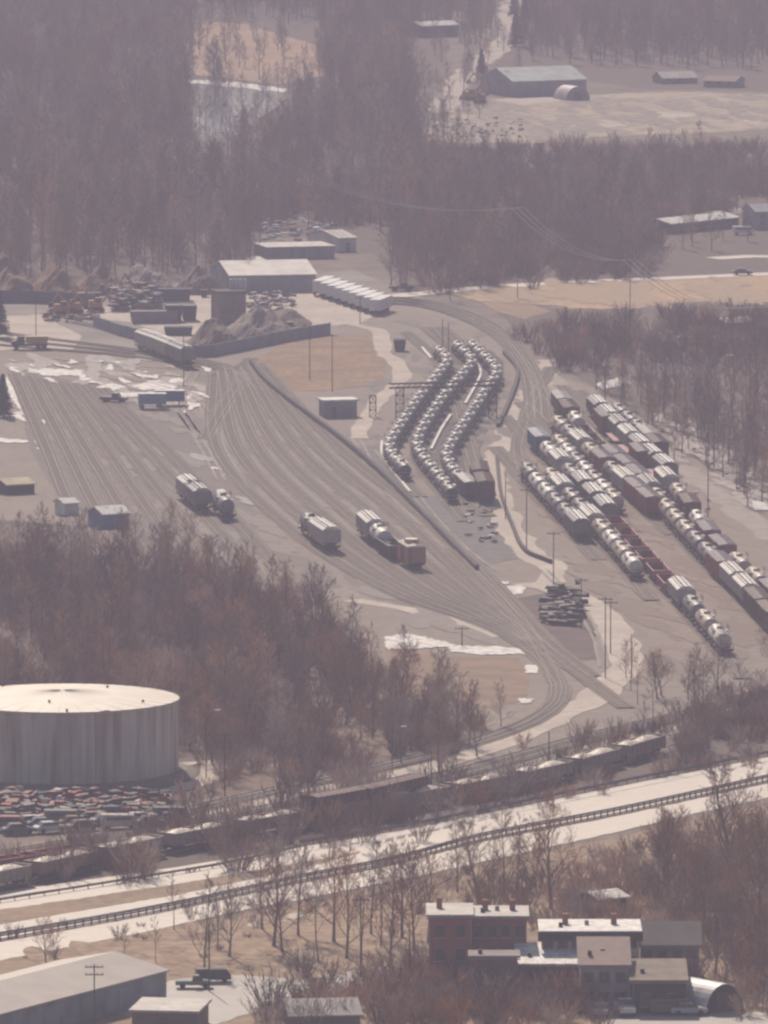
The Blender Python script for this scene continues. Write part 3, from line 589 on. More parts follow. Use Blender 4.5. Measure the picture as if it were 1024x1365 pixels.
def bld(name, label, cat, A, B, depth, h, roof='flat', wall=PINKW, roofm=GROOF, rise=1.5, win=None, door=None, chim=0, group=None, over=.35, cornice=None):
    a = P(*A); b = P(*B); d = b-a; L = d.length; o = thing(name, label, cat, (a.x, a.y, 0), atan2(d.y, d.x), group)
    mb = MB()
    if roof in ('flat', 'hip'): mb.box(0, L, 0, depth, -.2, h, wall)
    elif roof == 'gable': mb.rings([[(x,0,-.2),(x,0,h),(x,depth/2,h+rise),(x,depth,h),(x,depth,-.2)] for x in (0, L)], wall)
    elif roof == 'front': mb.rings([[(0,y,-.2),(0,y,h),(L/2,y,h+rise),(L,y,h),(L,y,-.2)] for y in (0, depth)], wall)
    elif roof == 'shed': mb.rings([[(x,0,-.2),(x,0,h),(x,depth,h+rise),(x,depth,-.2)] for x in (0, L)], wall)
    link('wall', mb.data('wall'), o); r_ = MB(); t = .18
    if roof == 'flat': r_.box(-over, L+over, -over, depth+over, h+.003, h+.3, roofm)
    elif roof == 'hip':
        i = min(L, depth)/2*.75; v = [(-over,-over,h),(L+over,-over,h),(L+over,depth+over,h),(-over,depth+over,h),(i,depth/2-.2,h+rise),(L-i,depth/2-.2,h+rise),(L-i,depth/2+.2,h+rise),(i,depth/2+.2,h+rise)]; r_.hexa(v, roofm)
    elif roof == 'gable': r_.rings([[(x,-over,h-.1),(x,depth/2,h+rise+.02),(x,depth+over,h-.1),(x,depth+over,h-.1+t),(x,depth/2,h+rise+.05+t),(x,-over,h-.1+t)] for x in (-over, L+over)], roofm)
    elif roof == 'front': r_.rings([[(-over,y,h-.1),(L/2,y,h+rise+.02),(L+over,y,h-.1),(L+over,y,h-.1+t),(L/2,y,h+rise+.05+t),(-over,y,h-.1+t)] for y in (-over, depth+over)], roofm)
    else: r_.rings([[(x,-over,h-.05),(x,depth+over,h+rise+.1),(x,depth+over,h+rise+.3),(x,-over,h+t)] for x in (-over, L+over)], roofm)
    ro = link('roof', r_.data('roof'), o)
    if cornice:
        c = MB(); c.box(-over-.1, L+over+.1, -over-.25, -over-.003, h-.9, h+.2, cornice); link('cornice', c.data('cornice'), o)
    for k in range(chim):
        c = MB(); x = L*(.25+.5*k); c.box(x-.35, x+.35, depth*.55, depth*.55+.7, h, h+rise*.6+1.3, BRICK); link('chimney', c.data('chimney'), ro)
    if group and win:
        gt = MB(); gt.box(-over, L+over, -over-.14, -over-.01, h-.22, h-.08, FRAME); gt.tube((.15,-.14,0), (.15,-.14,h-.2), .06, .06, FRAME, 6); link('gutter', gt.data('gutter'), o)
        for k in range(int(L*3) % 3):
            v = MB(); vx = L*(.2+.27*k); vy = depth*(.35+.2*(k % 2)); zz = h+(.28 if roof == 'flat' else rise*.45); v.box(vx-.25, vx+.25, vy-.25, vy+.25, zz, zz+.55, (IRON, FRAME, IRON)[k]); link('roof_vent', v.data('roof_vent'), ro)
    if win:
        rows, cols = win
        for i in range(rows):
            for j in range(cols):
                x = L*(j+.5)/cols; z = 1.0+i*(h-.6)/rows; wh = min(1.5, (h-.6)/rows*.5); ww = min(.55, L/cols*.3)
                f = MB(); f.box(x-ww-.1, x+ww+.1, -.07, -.002, z-.1, z+wh+.1, FRAME); fo = link('window', f.data('window'), o)
                sl_ = MB(); sl_.box(x-ww-.18, x+ww+.18, -.16, -.075, z-.2, z-.1, GROOF); link('sill', sl_.data('sill'), fo)
                p_ = MB(); p_.box(x-ww, x+ww, -.10, -.072, z, z+wh, GLASS); link('pane', p_.data('pane'), fo)
    if door:
        for x in door:
            f = MB(); wd, hh_ = (1.6, min(3.2, h-.6)) if len(door) > 2 else (.5, 2.1); f.box(L*x-wd, L*x+wd, -.09, -.003, 0, hh_, DOORM if len(door) < 3 else GREYD); link('door', f.data('door'), o)
    return o
GREYD = mat('grey_roll_door', (0.34,0.36,0.39), 0.6)
# oil tank
def oil_tank():
    Rr = 16.4; h = 10.4; o = thing('oil_tank', 'huge round storage tank with rust streaked grey wall and pale conical roof', 'storage tank', (TANKC.x, TANKC.y, 0))
    wm = mat('streaked_tank_wall', (0.66,0.61,0.53), 0.75, (0.54,0.47,0.40), 0.35, stretch=(1,1,.08), scale2=.7, col3=(0.30,0.20,0.15), contrast=(.4,.7))
    mb = MB(); n = 96; vs = []; 
    mb.rings([[(r*cos(2*pi*k/n), r*sin(2*pi*k/n), z) for k in range(n)] for r, z in ((Rr,-.2),(Rr,2.0),(Rr+.03,2.02),(Rr+.03,2.12),(Rr,2.14),(Rr,4.2),(Rr+.03,4.22),(Rr+.03,4.3),(Rr,4.32),(Rr,6.3),(Rr+.03,6.32),(Rr+.03,6.4),(Rr,6.42),(Rr,h))], wm, cap=False); link('wall', mb.data('wall'), o)
    rm = mat('pale_tank_roof', (0.80,0.73,0.62), 0.6, (0.70,0.62,0.52), 0.25)
    r_ = MB(); r_.rings([[(r*cos(2*pi*k/n), r*sin(2*pi*k/n), z) for k in range(n)] for r, z in ((Rr+.25,h),(Rr+.25,h+.12),(Rr*.5,h+.75),(.4,h+1.25))], rm)
    for k in range(32):
        a = 2*pi*k/32; r_.tube((.5*cos(a),.5*sin(a),h+1.24), (Rr*cos(a),Rr*sin(a),h+.14), .04, .04, mat('roof_rib', (0.68,0.58,0.47)), 4)
    ro = link('roof', r_.data('roof'), o)
    rl = MB(); 
    for k in range(n): 
        a = 2*pi*k/n; b = 2*pi*(k+1)/n; rl.tube(((Rr+.2)*cos(a),(Rr+.2)*sin(a),h+.16), ((Rr+.2)*cos(b),(Rr+.2)*sin(b),h+.16), .09, .09, RUST, 4)
    link('rim', rl.data('rim'), o)
    for a, d in ((-1.5, .93), (-1.75, .55), (.9, .6), (2.2, .93), (-.5, .8)):
        v = MB(); x, y = Rr*d*cos(a), Rr*d*sin(a); z = h+1.2*(1-d); v.rings([ring_z(x,y,.14,z),ring_z(x,y,.14,z+.35),ring_z(x,y,.25,z+.37),ring_z(x,y,.1,z+.5)], DARKW); link('roof_vent', v.data('roof_vent'), ro)
    bd = MB(); bd.rings([[((Rr+d)*cos(2*pi*k/n), (Rr+d)*sin(2*pi*k/n), z) for k in range(n)] for d, z in ((2.6,0.02),(1.2,.5),(.02,.5))], mat('gravel_ring', (0.22,0.19,0.16)), cap=False); link('gravel_base', bd.data('gravel_base'), o)
TANKC = P(84, 1029); oil_tank()
bld('equipment_house', 'small flat-roofed grey building between the tracks and the bent tank strings', 'shed', (432,557), (476,556), 4.5, 3.2, 'flat', GREYW, WROOF, door=[.3])
bld('metal_shed', 'long grey metal shed with wide pale roof beside the white trailers', 'shed', (307,391), (421,389), 24, 3.9, 'gable', GREYW, mat('shed_roof', (0.68,0.62,0.56), 0.6), 2.2, door=[.15,.35,.55,.75,.92])
bld('low_shed', 'low white-roofed shed at the edge of the woods behind the metal shed', 'shed', (357,346), (446,344), 13, 2.6, 'flat', BLUEW, GROOF)
bld('white_garage', 'small white garage with sloped roof right of the low shed', 'garage', (452,336), (475,335), 16, 3.2, 'gable', WPAINT, GROOF, 1.2, door=[.5])
bld('white_garage', 'tiny pale shed at the left corner behind the metal shed', 'garage', (333,357), (352,356), 5, 1.6, 'gable', BLUEW, WROOF, .5)
bld('barn', 'big grey barn with pale arched metal roof beyond the clearing', 'barn', (684,129), (782,126), 22, 4.4, 'gable', GREYW, mat('barn_roof', (0.50,0.53,0.52), 0.5), 3.2)
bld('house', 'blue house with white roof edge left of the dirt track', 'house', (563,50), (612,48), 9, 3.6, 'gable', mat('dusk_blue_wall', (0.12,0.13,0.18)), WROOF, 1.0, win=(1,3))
bld('house', 'pale-roofed low house right of the barn near the treeline', 'house', (884,112), (930,111), 9, 1.6, 'gable', OLIVE, GROOF, 1.6, win=(1,3))
bld('house', 'second low brown house at the right edge of the clearing', 'house', (938,116), (980,117), 9, 1.8, 'gable', OLIVE, TROOF, 1.2, win=(1,3))
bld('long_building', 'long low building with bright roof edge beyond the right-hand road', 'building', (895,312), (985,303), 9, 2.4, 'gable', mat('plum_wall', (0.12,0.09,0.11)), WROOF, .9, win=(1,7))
bld('house', 'blue-grey house cut by the right picture edge above the side road', 'house', (1008,306), (1044,305), 9, 4.2, 'gable', BLUEW, GREYW, 1.4, win=(2,2))
bld('shed', 'white-roofed shed hidden in the bare trees above the parked vehicles', 'shed', (968,440), (1004,438), 5, 1.5, 'gable', PINKW, WROOF, .7)
bld('shed', 'yellowish-roofed shed in the trees at the left edge', 'shed', (10,660), (46,658), 6, 1.8, 'gable', DARKW, mat('yellow_roof', (0.72,0.60,0.42)), .7)
bld('shed', 'blue-walled hut with white roof poking out of the left treetops', 'shed', (138,706), (172,704), 6, 2.6, 'gable', mat('hut_blue', (0.22,0.28,0.42)), WROOF, 1.0)
bld('shed', 'tiny white hut in the trees between the yellowish and the blue one', 'shed', (86,688), (104,687), 4, 2.2, 'gable', WPAINT, WROOF, .6)
bld('crushing_plant', 'tall stacked brown concrete block structure beside the metal shed', 'plant', (292,434), (328,433), 6, 7.0, 'flat', mat('stained_concrete', (0.26,0.21,0.19), 0.9, (0.18,0.14,0.13), 0.8), DARKW)
wh_ = bld('warehouse', 'long grey warehouse with pale metal roof at the lower left corner', 'warehouse', (-60,1408), (222,1333), 15, 3.6, 'gable', GREYW, mat('warehouse_roof', (0.44,0.38,0.33), 0.6, (0.38,0.33,0.29), 0.3), 1.5, door=[.45,.62,.8])
bld('garage', 'low white-roofed garage in front of the parked pickup', 'garage', (176,1378), (262,1380), 9, 2.6, 'flat', mat('brown_wall', (0.24,0.18,0.16)), GROOF, door=[.5])
bld('garage', 'low grey-roofed garage half hidden by the brown scrub', 'garage', (388,1374), (480,1372), 9, 1.7, 'gable', mat('brown_wall', (0.24,0.18,0.16)), mat('grey_roof', (0.34,0.31,0.30), 0.7), 1.2)
GH_ = 'houses at the bottom of the picture'
bld('brick_apartments', 'three storey dark red brick apartment building with pale flat roof', 'apartments', (572,1322), (628,1322), 9, 9.2, 'flat', BRICK, GROOF, win=(3,2), chim=1, group=GH_, rise=.4)
bld('brick_apartments', 'lower dark brick wing right of the tallest brick block', 'apartments', (629,1318), (702,1318), 8, 8.7, 'flat', BRICK, GROOF, win=(3,4), chim=2, group=GH_, rise=.4)
bld('townhouse', 'pinkish three storey building with dark cornice and bright flat roof', 'building', (722,1322), (852,1322), 9, 7.2, 'flat', PINKW, WROOF, win=(3,7), chim=2, group=GH_, cornice=DARKW, rise=.5)
bld('townhouse', 'olive sided long house behind bare trees right of the pinkish building', 'building', (854,1310), (932,1310), 8, 4.6, 'gable', OLIVE, mat('olive_shingles', (0.25,0.21,0.18)), 2.2, win=(2,4), group=GH_)
bld('house', 'low house with bright white roof in front of the pinkish building', 'house', (690,1332), (772,1332), 8, 4.2, 'shed', mat('dark_house_wall', (0.12,0.10,0.11)), WROOF, 1.2, win=(1,4), group=GH_)  # low house wall has a dark colour of its own
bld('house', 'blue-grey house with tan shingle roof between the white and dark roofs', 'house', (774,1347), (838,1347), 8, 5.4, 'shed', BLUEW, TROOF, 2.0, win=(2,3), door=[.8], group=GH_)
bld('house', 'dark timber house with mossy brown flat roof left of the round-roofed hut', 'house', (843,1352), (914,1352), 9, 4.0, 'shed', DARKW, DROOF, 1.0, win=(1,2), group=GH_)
bld('house', 'small brick annex with white corner pipe below the brick wing', 'house', (628,1338), (690,1338), 4, 5.6, 'flat', mat('annex_wall', (0.22,0.15,0.14)), mat('annex_roof', (0.3,0.25,0.24)), win=(1,2), group=GH_)
bld('shed', 'small shed with gleaming white roof behind the pinkish building', 'shed', (800,1218), (836,1214), 5, 1.8, 'gable', DARKW, WROOF, .6)
def quonset(label, A, B, L, r, m, endm, name='quonset_hut'):
    a = P(*A); b = P(*B); d = b-a; rz = atan2(d.y, d.x); o = thing(name, label, 'arched hut', (a.x, a.y, 0), rz)
    mb = MB(); W_ = d.length; n = 16; sc = W_/2
    mb.rings([[(sc-sc*cos(pi*k/n), y, r*sin(pi*k/n)) for k in range(n+1)]+[(sc+sc*.97*cos(pi*k/n), y, r*.97*sin(pi*k/n)) for k in range(n+1)] for y in [-.3]+[L*i/6 for i in range(1, 7)]], m); link('shell', mb.data('shell'), o)
    e = MB(); e.add([(sc-sc*.97*cos(pi*k/n), .1, r*.97*sin(pi*k/n)) for k in range(n+1)]+[(sc-sc*.97*cos(pi*k/n), .25, r*.97*sin(pi*k/n)) for k in range(n+1)], [tuple(range(n+1)), tuple(range(2*n+1, n, -1))], endm); link('end_wall', e.data('end_wall'), o)
    d_ = MB(); d_.box(sc-1, sc+1, .02, .09, 0, 2.4, DOORM); link('door', d_.data('door'), o)
quonset('white arched metal hut with dark open end at the lower right', (938,1353), (990,1346), 8, 3.5, mat('white_curved_metal', (0.80,0.78,0.74), 0.5, (0.5,0.46,0.43), 0.6), DARKW)
quonset('small round-topped pale hut in front of the grey barn', (754,134), (786,133), 8, 4.0, mat('hut_metal', (0.70,0.60,0.58), 0.6), GREYW)
# ------------------------------------------------------------------ vehicles
TYRE = mat('tyre_rubber', (0.03,0.03,0.03), 0.9)
def wheels(xs, y, r=.34):
    out = []
    for x in xs:
        for s in (-1, 1):
            w_ = MB(); w_.tube((x, s*y-.1, r), (x, s*y+.1, r), r, r, TYRE, 12); w_.tube((x, s*(y+.08), r), (x, s*(y+.13), r), r*.5, r*.5, IRON, 8); out.append(('wheel', w_.data('wheel')))
    return out
CARL = {}
def car_kit(kind, col):
    key = (kind, col)
    if key in CARL: return CARL[key]
    m = mat('car_paint_%d_%d_%d' % tuple(int(c*100) for c in col), col, 0.3, col, spec=.6); mb = MB(); g_ = MB()
    def prof(mb_, pts, w0, w1, mm): mb_.rings([[(x, y, z) for x, z in pts] for y in (-w0, w1)], mm)
    if kind == 'car':
        prof(mb, [(-2.2,.35),(2.2,.35),(2.25,.75),(1.3,.95),(-1.9,.98),(-2.25,.8)], .88, .88, m); prof(g_, [(-1.7,.97),(1.2,.94),(.45,1.4),(-1.2,1.42)], .78, .78, GLASS)
        r_ = MB(); prof(r_, [(-1.2,1.40),(.45,1.38),(.35,1.46),(-1.1,1.48)], .76, .76, m); ps = [('body', mb.data('body'), [('cabin_glass', g_.data('cabin_glass')), ('roof', r_.data('roof'))])]+wheels((-1.35,1.35), .8)
    elif kind == 'pickup':
        prof(mb, [(-2.6,.5),(2.6,.5),(2.65,1.0),(1.5,1.15),(.2,1.15),(-.1,1.1),(-2.6,1.1)], .95, .95, m); prof(g_, [(-.2,1.13),(1.4,1.13),(.8,1.75),(.0,1.78)], .85, .85, GLASS)
        r_ = MB(); prof(r_, [(0,1.75),(.8,1.73),(.75,1.84),(.05,1.86)], .84, .84, m); ps = [('body', mb.data('body'), [('cabin_glass', g_.data('cabin_glass')), ('roof', r_.data('roof'))])]+wheels((-1.6,1.7), .85, .4)
    elif kind == 'van':
        prof(mb, [(-2.5,.4),(2.5,.4),(2.5,1.1),(1.9,1.9),(-2.4,2.0),(-2.5,1.9)], .97, .97, m); g_.box(-1.8, 1.6, -1.0, -.972, 1.2, 1.7, GLASS); ps = [('body', mb.data('body'), [('side_glass', g_.data('side_glass'))])]+wheels((-1.6,1.6), .85, .36)
    elif kind == 'trailer':
        mb.box(-6.5, 6.5, -1.25, 1.25, 1.15, 3.9, m); r_ = MB(); r_.box(-6.52, 6.52, -1.28, 1.28, 3.903, 3.98, WPAINT); l_ = MB(); l_.box(4.0, 4.3, -1, 1, .1, 1.14, IRON)
        ps = [('box_body', mb.data('box_body')), ('roof', r_.data('roof')), ('landing_gear', l_.data('landing_gear'))]+wheels((-5.4,-4.3), 1.05, .5)
    else:   # dump truck
        mb.hexa([(-3.2,-1.2,1.3),(1.0,-1.2,1.3),(1.0,1.2,1.3),(-3.2,1.2,1.3),(-3.5,-1.25,2.7),(1.3,-1.25,2.7),(1.3,1.25,2.7),(-3.5,1.25,2.7)], m)
        c_ = MB(); prof(c_, [(1.5,.8),(4.2,.8),(4.2,1.7),(3.1,1.8),(2.8,2.7),(1.5,2.7)], 1.15, 1.15, IRON); f_ = MB(); f_.box(-3.3, 4.0, -.5, .5, .7, 1.1, IRON)
        ps = [('tipper_bed', mb.data('tipper_bed')), ('cab', c_.data('cab')), ('chassis', f_.data('chassis'))]+wheels((-2.6,-1.4,3.2), 1.0, .5)
    CARL[key] = ps; return ps
def veh(kind, col, px, py, rz, label, cat, group=None, nm=None, sc=1.0):
    p = P(px, py); return spawn(nm or {'car':'parked_car','pickup':'pickup_truck','van':'parked_van','trailer':'truck_trailer','dump':'dump_truck'}[kind], car_kit(kind, col), label, cat, (p.x, p.y, .12), rz, group, sc)
for i in range(9):
    veh('trailer', (0.62,0.62,0.64), 432+i*9.5, 392+i*3.2, radians(78), ['leftmost', 'second', 'third', 'fourth', 'middle', 'sixth', 'seventh', 'eighth', 'rightmost'][i]+' white trailer in the row beside the metal shed', 'trailer', 'white trailers in a row', sc=(1,.95,.85))
veh('dump', (0.50,0.33,0.10), 42, 466, pi+.1, 'yellow dump truck parked on the pale dirt at the left edge', 'dump truck')
veh('trailer', (0.06,0.13,0.28), 226, 541, radians(4), 'blue trailer with white roof parked amid the snow patches', 'trailer', nm='blue_trailer', sc=(.45,1,.75)); veh('trailer', (0.16,0.24,0.40), 203, 545, radians(4), 'paler blue trailer left of the dark blue one', 'trailer', sc=(.42,1,.75))
veh('pickup', (0.05,0.05,0.06), 152, 537, radians(-20), 'dark pickup left of the blue trailers at the track edge', 'pickup')
veh('car', (0.04,0.045,0.06), 990, 367, radians(2), 'dark car driving on the road beyond the tan field', 'car', nm='moving_car')
veh('van', (0.75,0.76,0.78), 991, 313, radians(5), 'white van near the long bright-roofed building', 'van')
for i, (x, y, k, c) in enumerate(((872,462,'car',(.6,.55,.55)),(895,464,'car',(.5,.45,.45)),(908,461,'van',(.7,.7,.7)),(921,459,'car',(.7,.72,.75)),(937,460,'car',(.6,.62,.65)),(956,461,'van',(.75,.78,.8)),(966,465,'car',(.5,.55,.6)),(985,481,'pickup',(.7,.72,.74)))):
    veh(k, c, x, y, [.1,-.2,1.2,.05,.15,1.4,.3,.02][i], ['beige car at the left of the vehicle row in the trees', 'brownish car second in the vehicle row in the trees', 'white van parked end-on among the trees', 'white car near the middle of the row in the trees', 'pale car right of the middle of the row', 'brightest white van in the vehicle row', 'blue-grey car at the right end of the row', 'white pickup below the vehicle row'][i], {'car':'car','van':'van','pickup':'pickup'}[k], 'vehicles parked in the right-hand woods')
veh('pickup', (0.10,0.16,0.13), 258, 1318, radians(3), 'dark green pickup by the street pole near the warehouse', 'pickup', sc=.85); veh('van', (0.03,0.03,0.035), 284, 1310, radians(8), 'black van with sun glint behind the green pickup', 'van', sc=.85)
veh('pickup', (0.7,0.7,0.7), 834, 1353, radians(95), 'white pickup parked in front of the blue-grey house', 'pickup'); veh('van', (0.08,0.08,0.09), 894, 1353, radians(4), 'dark van in front of the dark timber house', 'van')
veh('car', (0.55,0.56,0.6), 803, 1354, radians(80), 'silver car left of the white pickup at the bottom', 'car'); veh('car', (0.4,0.4,0.42), 918, 1354, radians(5), 'grey car beside the dark van at the bottom', 'car')
veh('pickup', (0.10,0.07,0.06), 535, 388, radians(20), 'dark truck at the bend of the road behind the tracks', 'pickup')
JC = ((.32,.05,.05,'red'),(.1,.12,.14,'slate'),(.55,.5,.42,'beige'),(.08,.1,.2,'navy'),(.6,.6,.6,'white'),(.16,.2,.16,'green'),(.25,.1,.07,'rusty'),(.05,.05,.05,'black'))
for i in range(16):
    c = JC[i % 8]; x = 8+i*14.5+(i*37 % 7); y = (1108, 1114, 1104)[i % 3]-x*.055
    veh('van' if i % 5 == 0 else 'car', c[:3], x, y, .12+(i*1.7 % .5), f"{'old' if i < 8 else 'stripped'} {c[3]} {'van' if i % 5 == 0 else 'car'} parked in the scrap row below the oil tank", 'van' if i % 5 == 0 else 'car', 'scrapped vehicles below the oil tank', 'scrapped_van' if i % 5 == 0 else 'scrapped_car')
def loader(px, py, rz, label, col=(0.55,0.26,0.08), sc=1.0):
    m = mat('machine_%d' % int(col[1]*100), col, 0.6); mb = MB(); mb.box(-1.6, 1.4, -1.1, 1.1, 1.0, 2.0, m); mb.hexa([(-1.6,-1,2),(-.3,-1,2),(-.3,1,2),(-1.6,1,2),(-1.5,-.9,2.5),(-.4,-.9,2.5),(-.4,.9,2.5),(-1.5,.9,2.5)], m)
    c = MB(); c.box(-.2, 1.1, -1.0, .1, 2.003, 3.1, GLASS, m); a = MB(); a.tube((1.2,.4,1.9), (3.6,.4,4.4), .28, .2, m, 6); a.tube((3.6,.4,4.4), (5.4,.4,2.2), .2, .15, m, 6)
    b = MB(); b.hexa([(5.0,-.2,1.2),(5.9,-.2,1.2),(5.9,1.0,1.2),(5.0,1.0,1.2),(5.1,-.2,2.2),(5.6,-.2,2.2),(5.6,1.0,2.2),(5.1,1.0,2.2)], IRON); ps = [('body', mb.data('body')), ('cab', c.data('cab')), ('boom', a.data('boom'), [('bucket', b.data('bucket'))])]
    for s in (-1, 1):
        t = MB(); t.rings([[(-1.9,s*1.1-.28,.5),(-1.5,s*1.1-.28,.95),(1.5,s*1.1-.28,.95),(1.9,s*1.1-.28,.5),(1.5,s*1.1-.28,.05),(-1.5,s*1.1-.28,.05)],[(-1.9,s*1.1+.28,.5),(-1.5,s*1.1+.28,.95),(1.5,s*1.1+.28,.95),(1.9,s*1.1+.28,.5),(1.5,s*1.1+.28,.05),(-1.5,s*1.1+.28,.05)]], IRON); ps.append(('crawler_track', t.data('crawler_track')))
    p = P(px, py); spawn('excavator', ps, label, 'excavator', (p.x, p.y, .1), rz, 'construction machines', sc)
loader(82,421,.2,'orange excavator at the left of the scrapyard'); loader(98,419,2.6,'orange excavator with its boom towards the left one'); loader(128,416,.1,'orange excavator alone nearer the scrap heap')
loader(190,402,2.4,'grey-green grab crane on the scrap heap',(0.2,0.26,0.22),1.3); loader(648,118,2.7,'yellow machine by the dirt track near the clearing',(0.5,0.33,0.12)); loader(626,134,.3,'orange-yellow machine lower down the dirt track',(0.5,0.26,0.08)); loader(640,138,3.0,'darker machine right of the orange-yellow one',(0.2,0.15,0.12))
# scrapyard boxes, heaps
def heap(px, py, w_, d_, h, m, label, nm='mulch_pile', cat='pile', seed=0, peaks=1):
    r = random.Random(seed+int(px)); p = P(px, py); mb = MB(); n = 22; k = 12; vs = []; fs = []
    ph = [r.uniform(0, 6.28) for _ in range(6)]; pk = [((i-(peaks-1)/2)*w_*.45, 0) for i in range(peaks)]
    nx, ny = 26, 16
    for j in range(ny+1):
        for i in range(nx+1):
            x = (i/nx-.5)*w_; y = (j/ny-.5)*d_; e = max(0, max(1-hypot((x-a)/(w_*(.5 if peaks == 1 else .3)), y/(d_*.5)) for a, b in pk))
            z = h*(e**.9)*(1+.18*sin(x*.9+ph[0])*sin(y*.7+ph[1])) + (.25*r.random()*h*.3 if e > 0 else -.1); vs.append((x, y, z if e > 0 else -.15))
    for j in range(ny):
        for i in range(nx): a = j*(nx+1)+i; fs.append((a, a+1, a+nx+2, a+nx+1))
    mb.add(vs, fs, m); o = link(nm, mb.data(nm), None, (p.x, p.y, 0)); return tag(o, label, cat)
MUL = mat('mulch', (0.34,0.20,0.13), 0.95, (0.23,0.145,0.10), 0.5); SOIL = mat('loose_soil', (0.28,0.215,0.17), 0.95, (0.19,0.145,0.12), 0.5)
heap(45,396,21,26,7.5,MUL,'big twin-peaked brown mulch pile at the left edge',peaks=2); heap(135,390,14,18,6.0,MUL,'pointed brown mulch pile right of the twin-peaked one'); heap(190,384,14,20,5.5,mat('scrap_mix',(0.22,0.15,0.13),0.9,(0.4,0.35,0.3),1.2),'uneven mulch and scrap pile with pale chunks',cat='pile')
heap(265,390,12,16,6.0,SOIL,'pale brown soil pile behind the tall block structure',nm='soil_pile'); heap(285,462,12,20,6.2,SOIL,'rounded tan soil pile against the long grey wall',nm='soil_pile'); heap(345,446,17,22,5.6,mat('mixed_rubble',(0.23,0.18,0.15),0.95,(0.33,0.28,0.24),0.8),'wide rubble pile right of the tall block structure',nm='rubble_pile'); heap(380,432,12,18,3.6,SOIL,'lower rubble pile sloping towards the white trailers',nm='rubble_pile')
heap(-8,372,16,22,7.5,MUL,'dark mulch heap cut by the left picture edge')
def junk(px0, px1, py0, py1, n, cols, label, nm='scrap_heap', big=1.6, seed=3, per=1, z0=0.1, zh=2.0):
    r = random.Random(seed); mb = MB(); o = P((px0+px1)/2, (py0+py1)/2)
    ms = [mat('junk_%d_%d_%d' % tuple(int(c*99) for c in cc), cc, 0.7, tuple(x*.6 for x in cc), 1.0) for cc in cols]
    for i in range(n):
        px = r.uniform(px0, px1); p = P(px, r.uniform(py0, py1))-o; a, b, c = r.uniform(.3, big), r.uniform(.3, big*.7), r.uniform(.2, big*.5); t = r.uniform(0, pi); z = z0+r.random()**2*zh
        vs = []
        for zz in (z, z+c):
            for sx, sy in ((-1,-1),(1,-1),(1,1),(-1,1)):
                x = sx*a*(1 if zz == z else .8); y = sy*b; vs.append((p.x+x*cos(t)-y*sin(t), p.y+x*sin(t)+y*cos(t), zz+r.uniform(-.15,.15)))
        mb.hexa(vs, r.choice(ms))
    return tag(link(nm, mb.data(nm), None, (o.x, o.y, 0)), label, 'scrap', None, 'stuff')
junk(150,212,398,416,300,[(.12,.13,.14),(.25,.22,.2),(.08,.12,.2),(.5,.5,.5),(.15,.17,.13),(.3,.16,.1)],'jumbled grey and blue scrap metal in the scrapyard',big=1.5,seed=4,zh=3.4)
junk(60,130,418,430,70,[(.3,.13,.08),(.12,.1,.1),(.4,.3,.22)],'low orange and dark scrap along the yard edge',big=1.0,seed=5,zh=1.0)
junk(332,392,396,440,170,[(.15,.14,.14),(.25,.2,.17),(.35,.32,.3)],'dark rubble strewn behind the block structure',big=1.0,seed=6,zh=1.2)
junk(0,225,1066,1100,620,[(.38,.05,.04),(.30,.05,.05),(.05,.04,.04),(.40,.10,.06),(.10,.13,.11),(.22,.09,.07),(.05,.05,.06),(.7,.66,.6),(.12,.1,.09),(.10,.12,.16),(.28,.07,.05),(.06,.05,.05),(.35,.28,.2)],'jumble of scrapped vehicles and parts in front of the oil tank',big=1.25,seed=7,zh=1.5)
junk(725,775,790,835,110,[(.1,.075,.07),(.16,.12,.1),(.07,.06,.06)],'dark stacked sleepers and debris beside the dirt road',nm='sleeper_heap',big=1.6,seed=8,zh=1.4)
junk(560,700,158,184,70,[(.5,.48,.46),(.2,.17,.15),(.3,.27,.25)],'pale debris scattered over the clearing',nm='debris',big=.8,seed=9,zh=.3)
junk(880,1000,560,700,40,[(.6,.58,.55),(.3,.26,.22)],'pale rocks scattered right of the strings',nm='debris',big=.6,seed=10,zh=.2)
junk(620,660,672,725,26,[(.7,.68,.66),(.13,.11,.11),(.2,.1,.09)],'small white and dark track parts below the bent strings',nm='debris',big=.7,seed=12,zh=.3)
junk(345,450,300,322,90,[(.7,.7,.72),(.15,.16,.18),(.5,.5,.52),(.2,.25,.33)],'cluster of white and dark parked scrap by the woods',nm='scrap_heap',big=1.3,seed=13,zh=1.8)
def dumpster(px, py, w_, d_, h, rz, m, label, nm='dumpster', cat='container'):
    p = P(px, py); o = thing(nm, label, cat, (p.x, p.y, .12), rz); mb = MB(); mb.hexa([(-w_/2+.3,-d_/2,0),(w_/2-.3,-d_/2,0),(w_/2-.3,d_/2,0),(-w_/2+.3,d_/2,0),(-w_/2,-d_/2,h),(w_/2,-d_/2,h),(w_/2,d_/2,h),(-w_/2,d_/2,h)], m); link('body', mb.data('body'), o)
    r_ = MB()
    for y in (-d_/2, d_/2): r_.box(-w_/2, w_/2, y-.06, y+.06, h+.003, h+.12, IRON)
    for x in (-w_/2, w_/2): r_.box(x-.06, x+.06, -d_/2+.06, d_/2-.06, h+.003, h+.12, IRON)
    link('top_rim', r_.data('top_rim'), o); k = MB()
    for i in range(5): k.box(-w_/2+.5+i*(w_-1)/4-.05, -w_/2+.5+i*(w_-1)/4+.05, -d_/2-.09, -d_/2-.003, .1, h-.1, m)
    link('side_rib', k.data('side_rib'), o)
DKG = mat('dark_container', (0.075,0.085,0.09), 0.7)
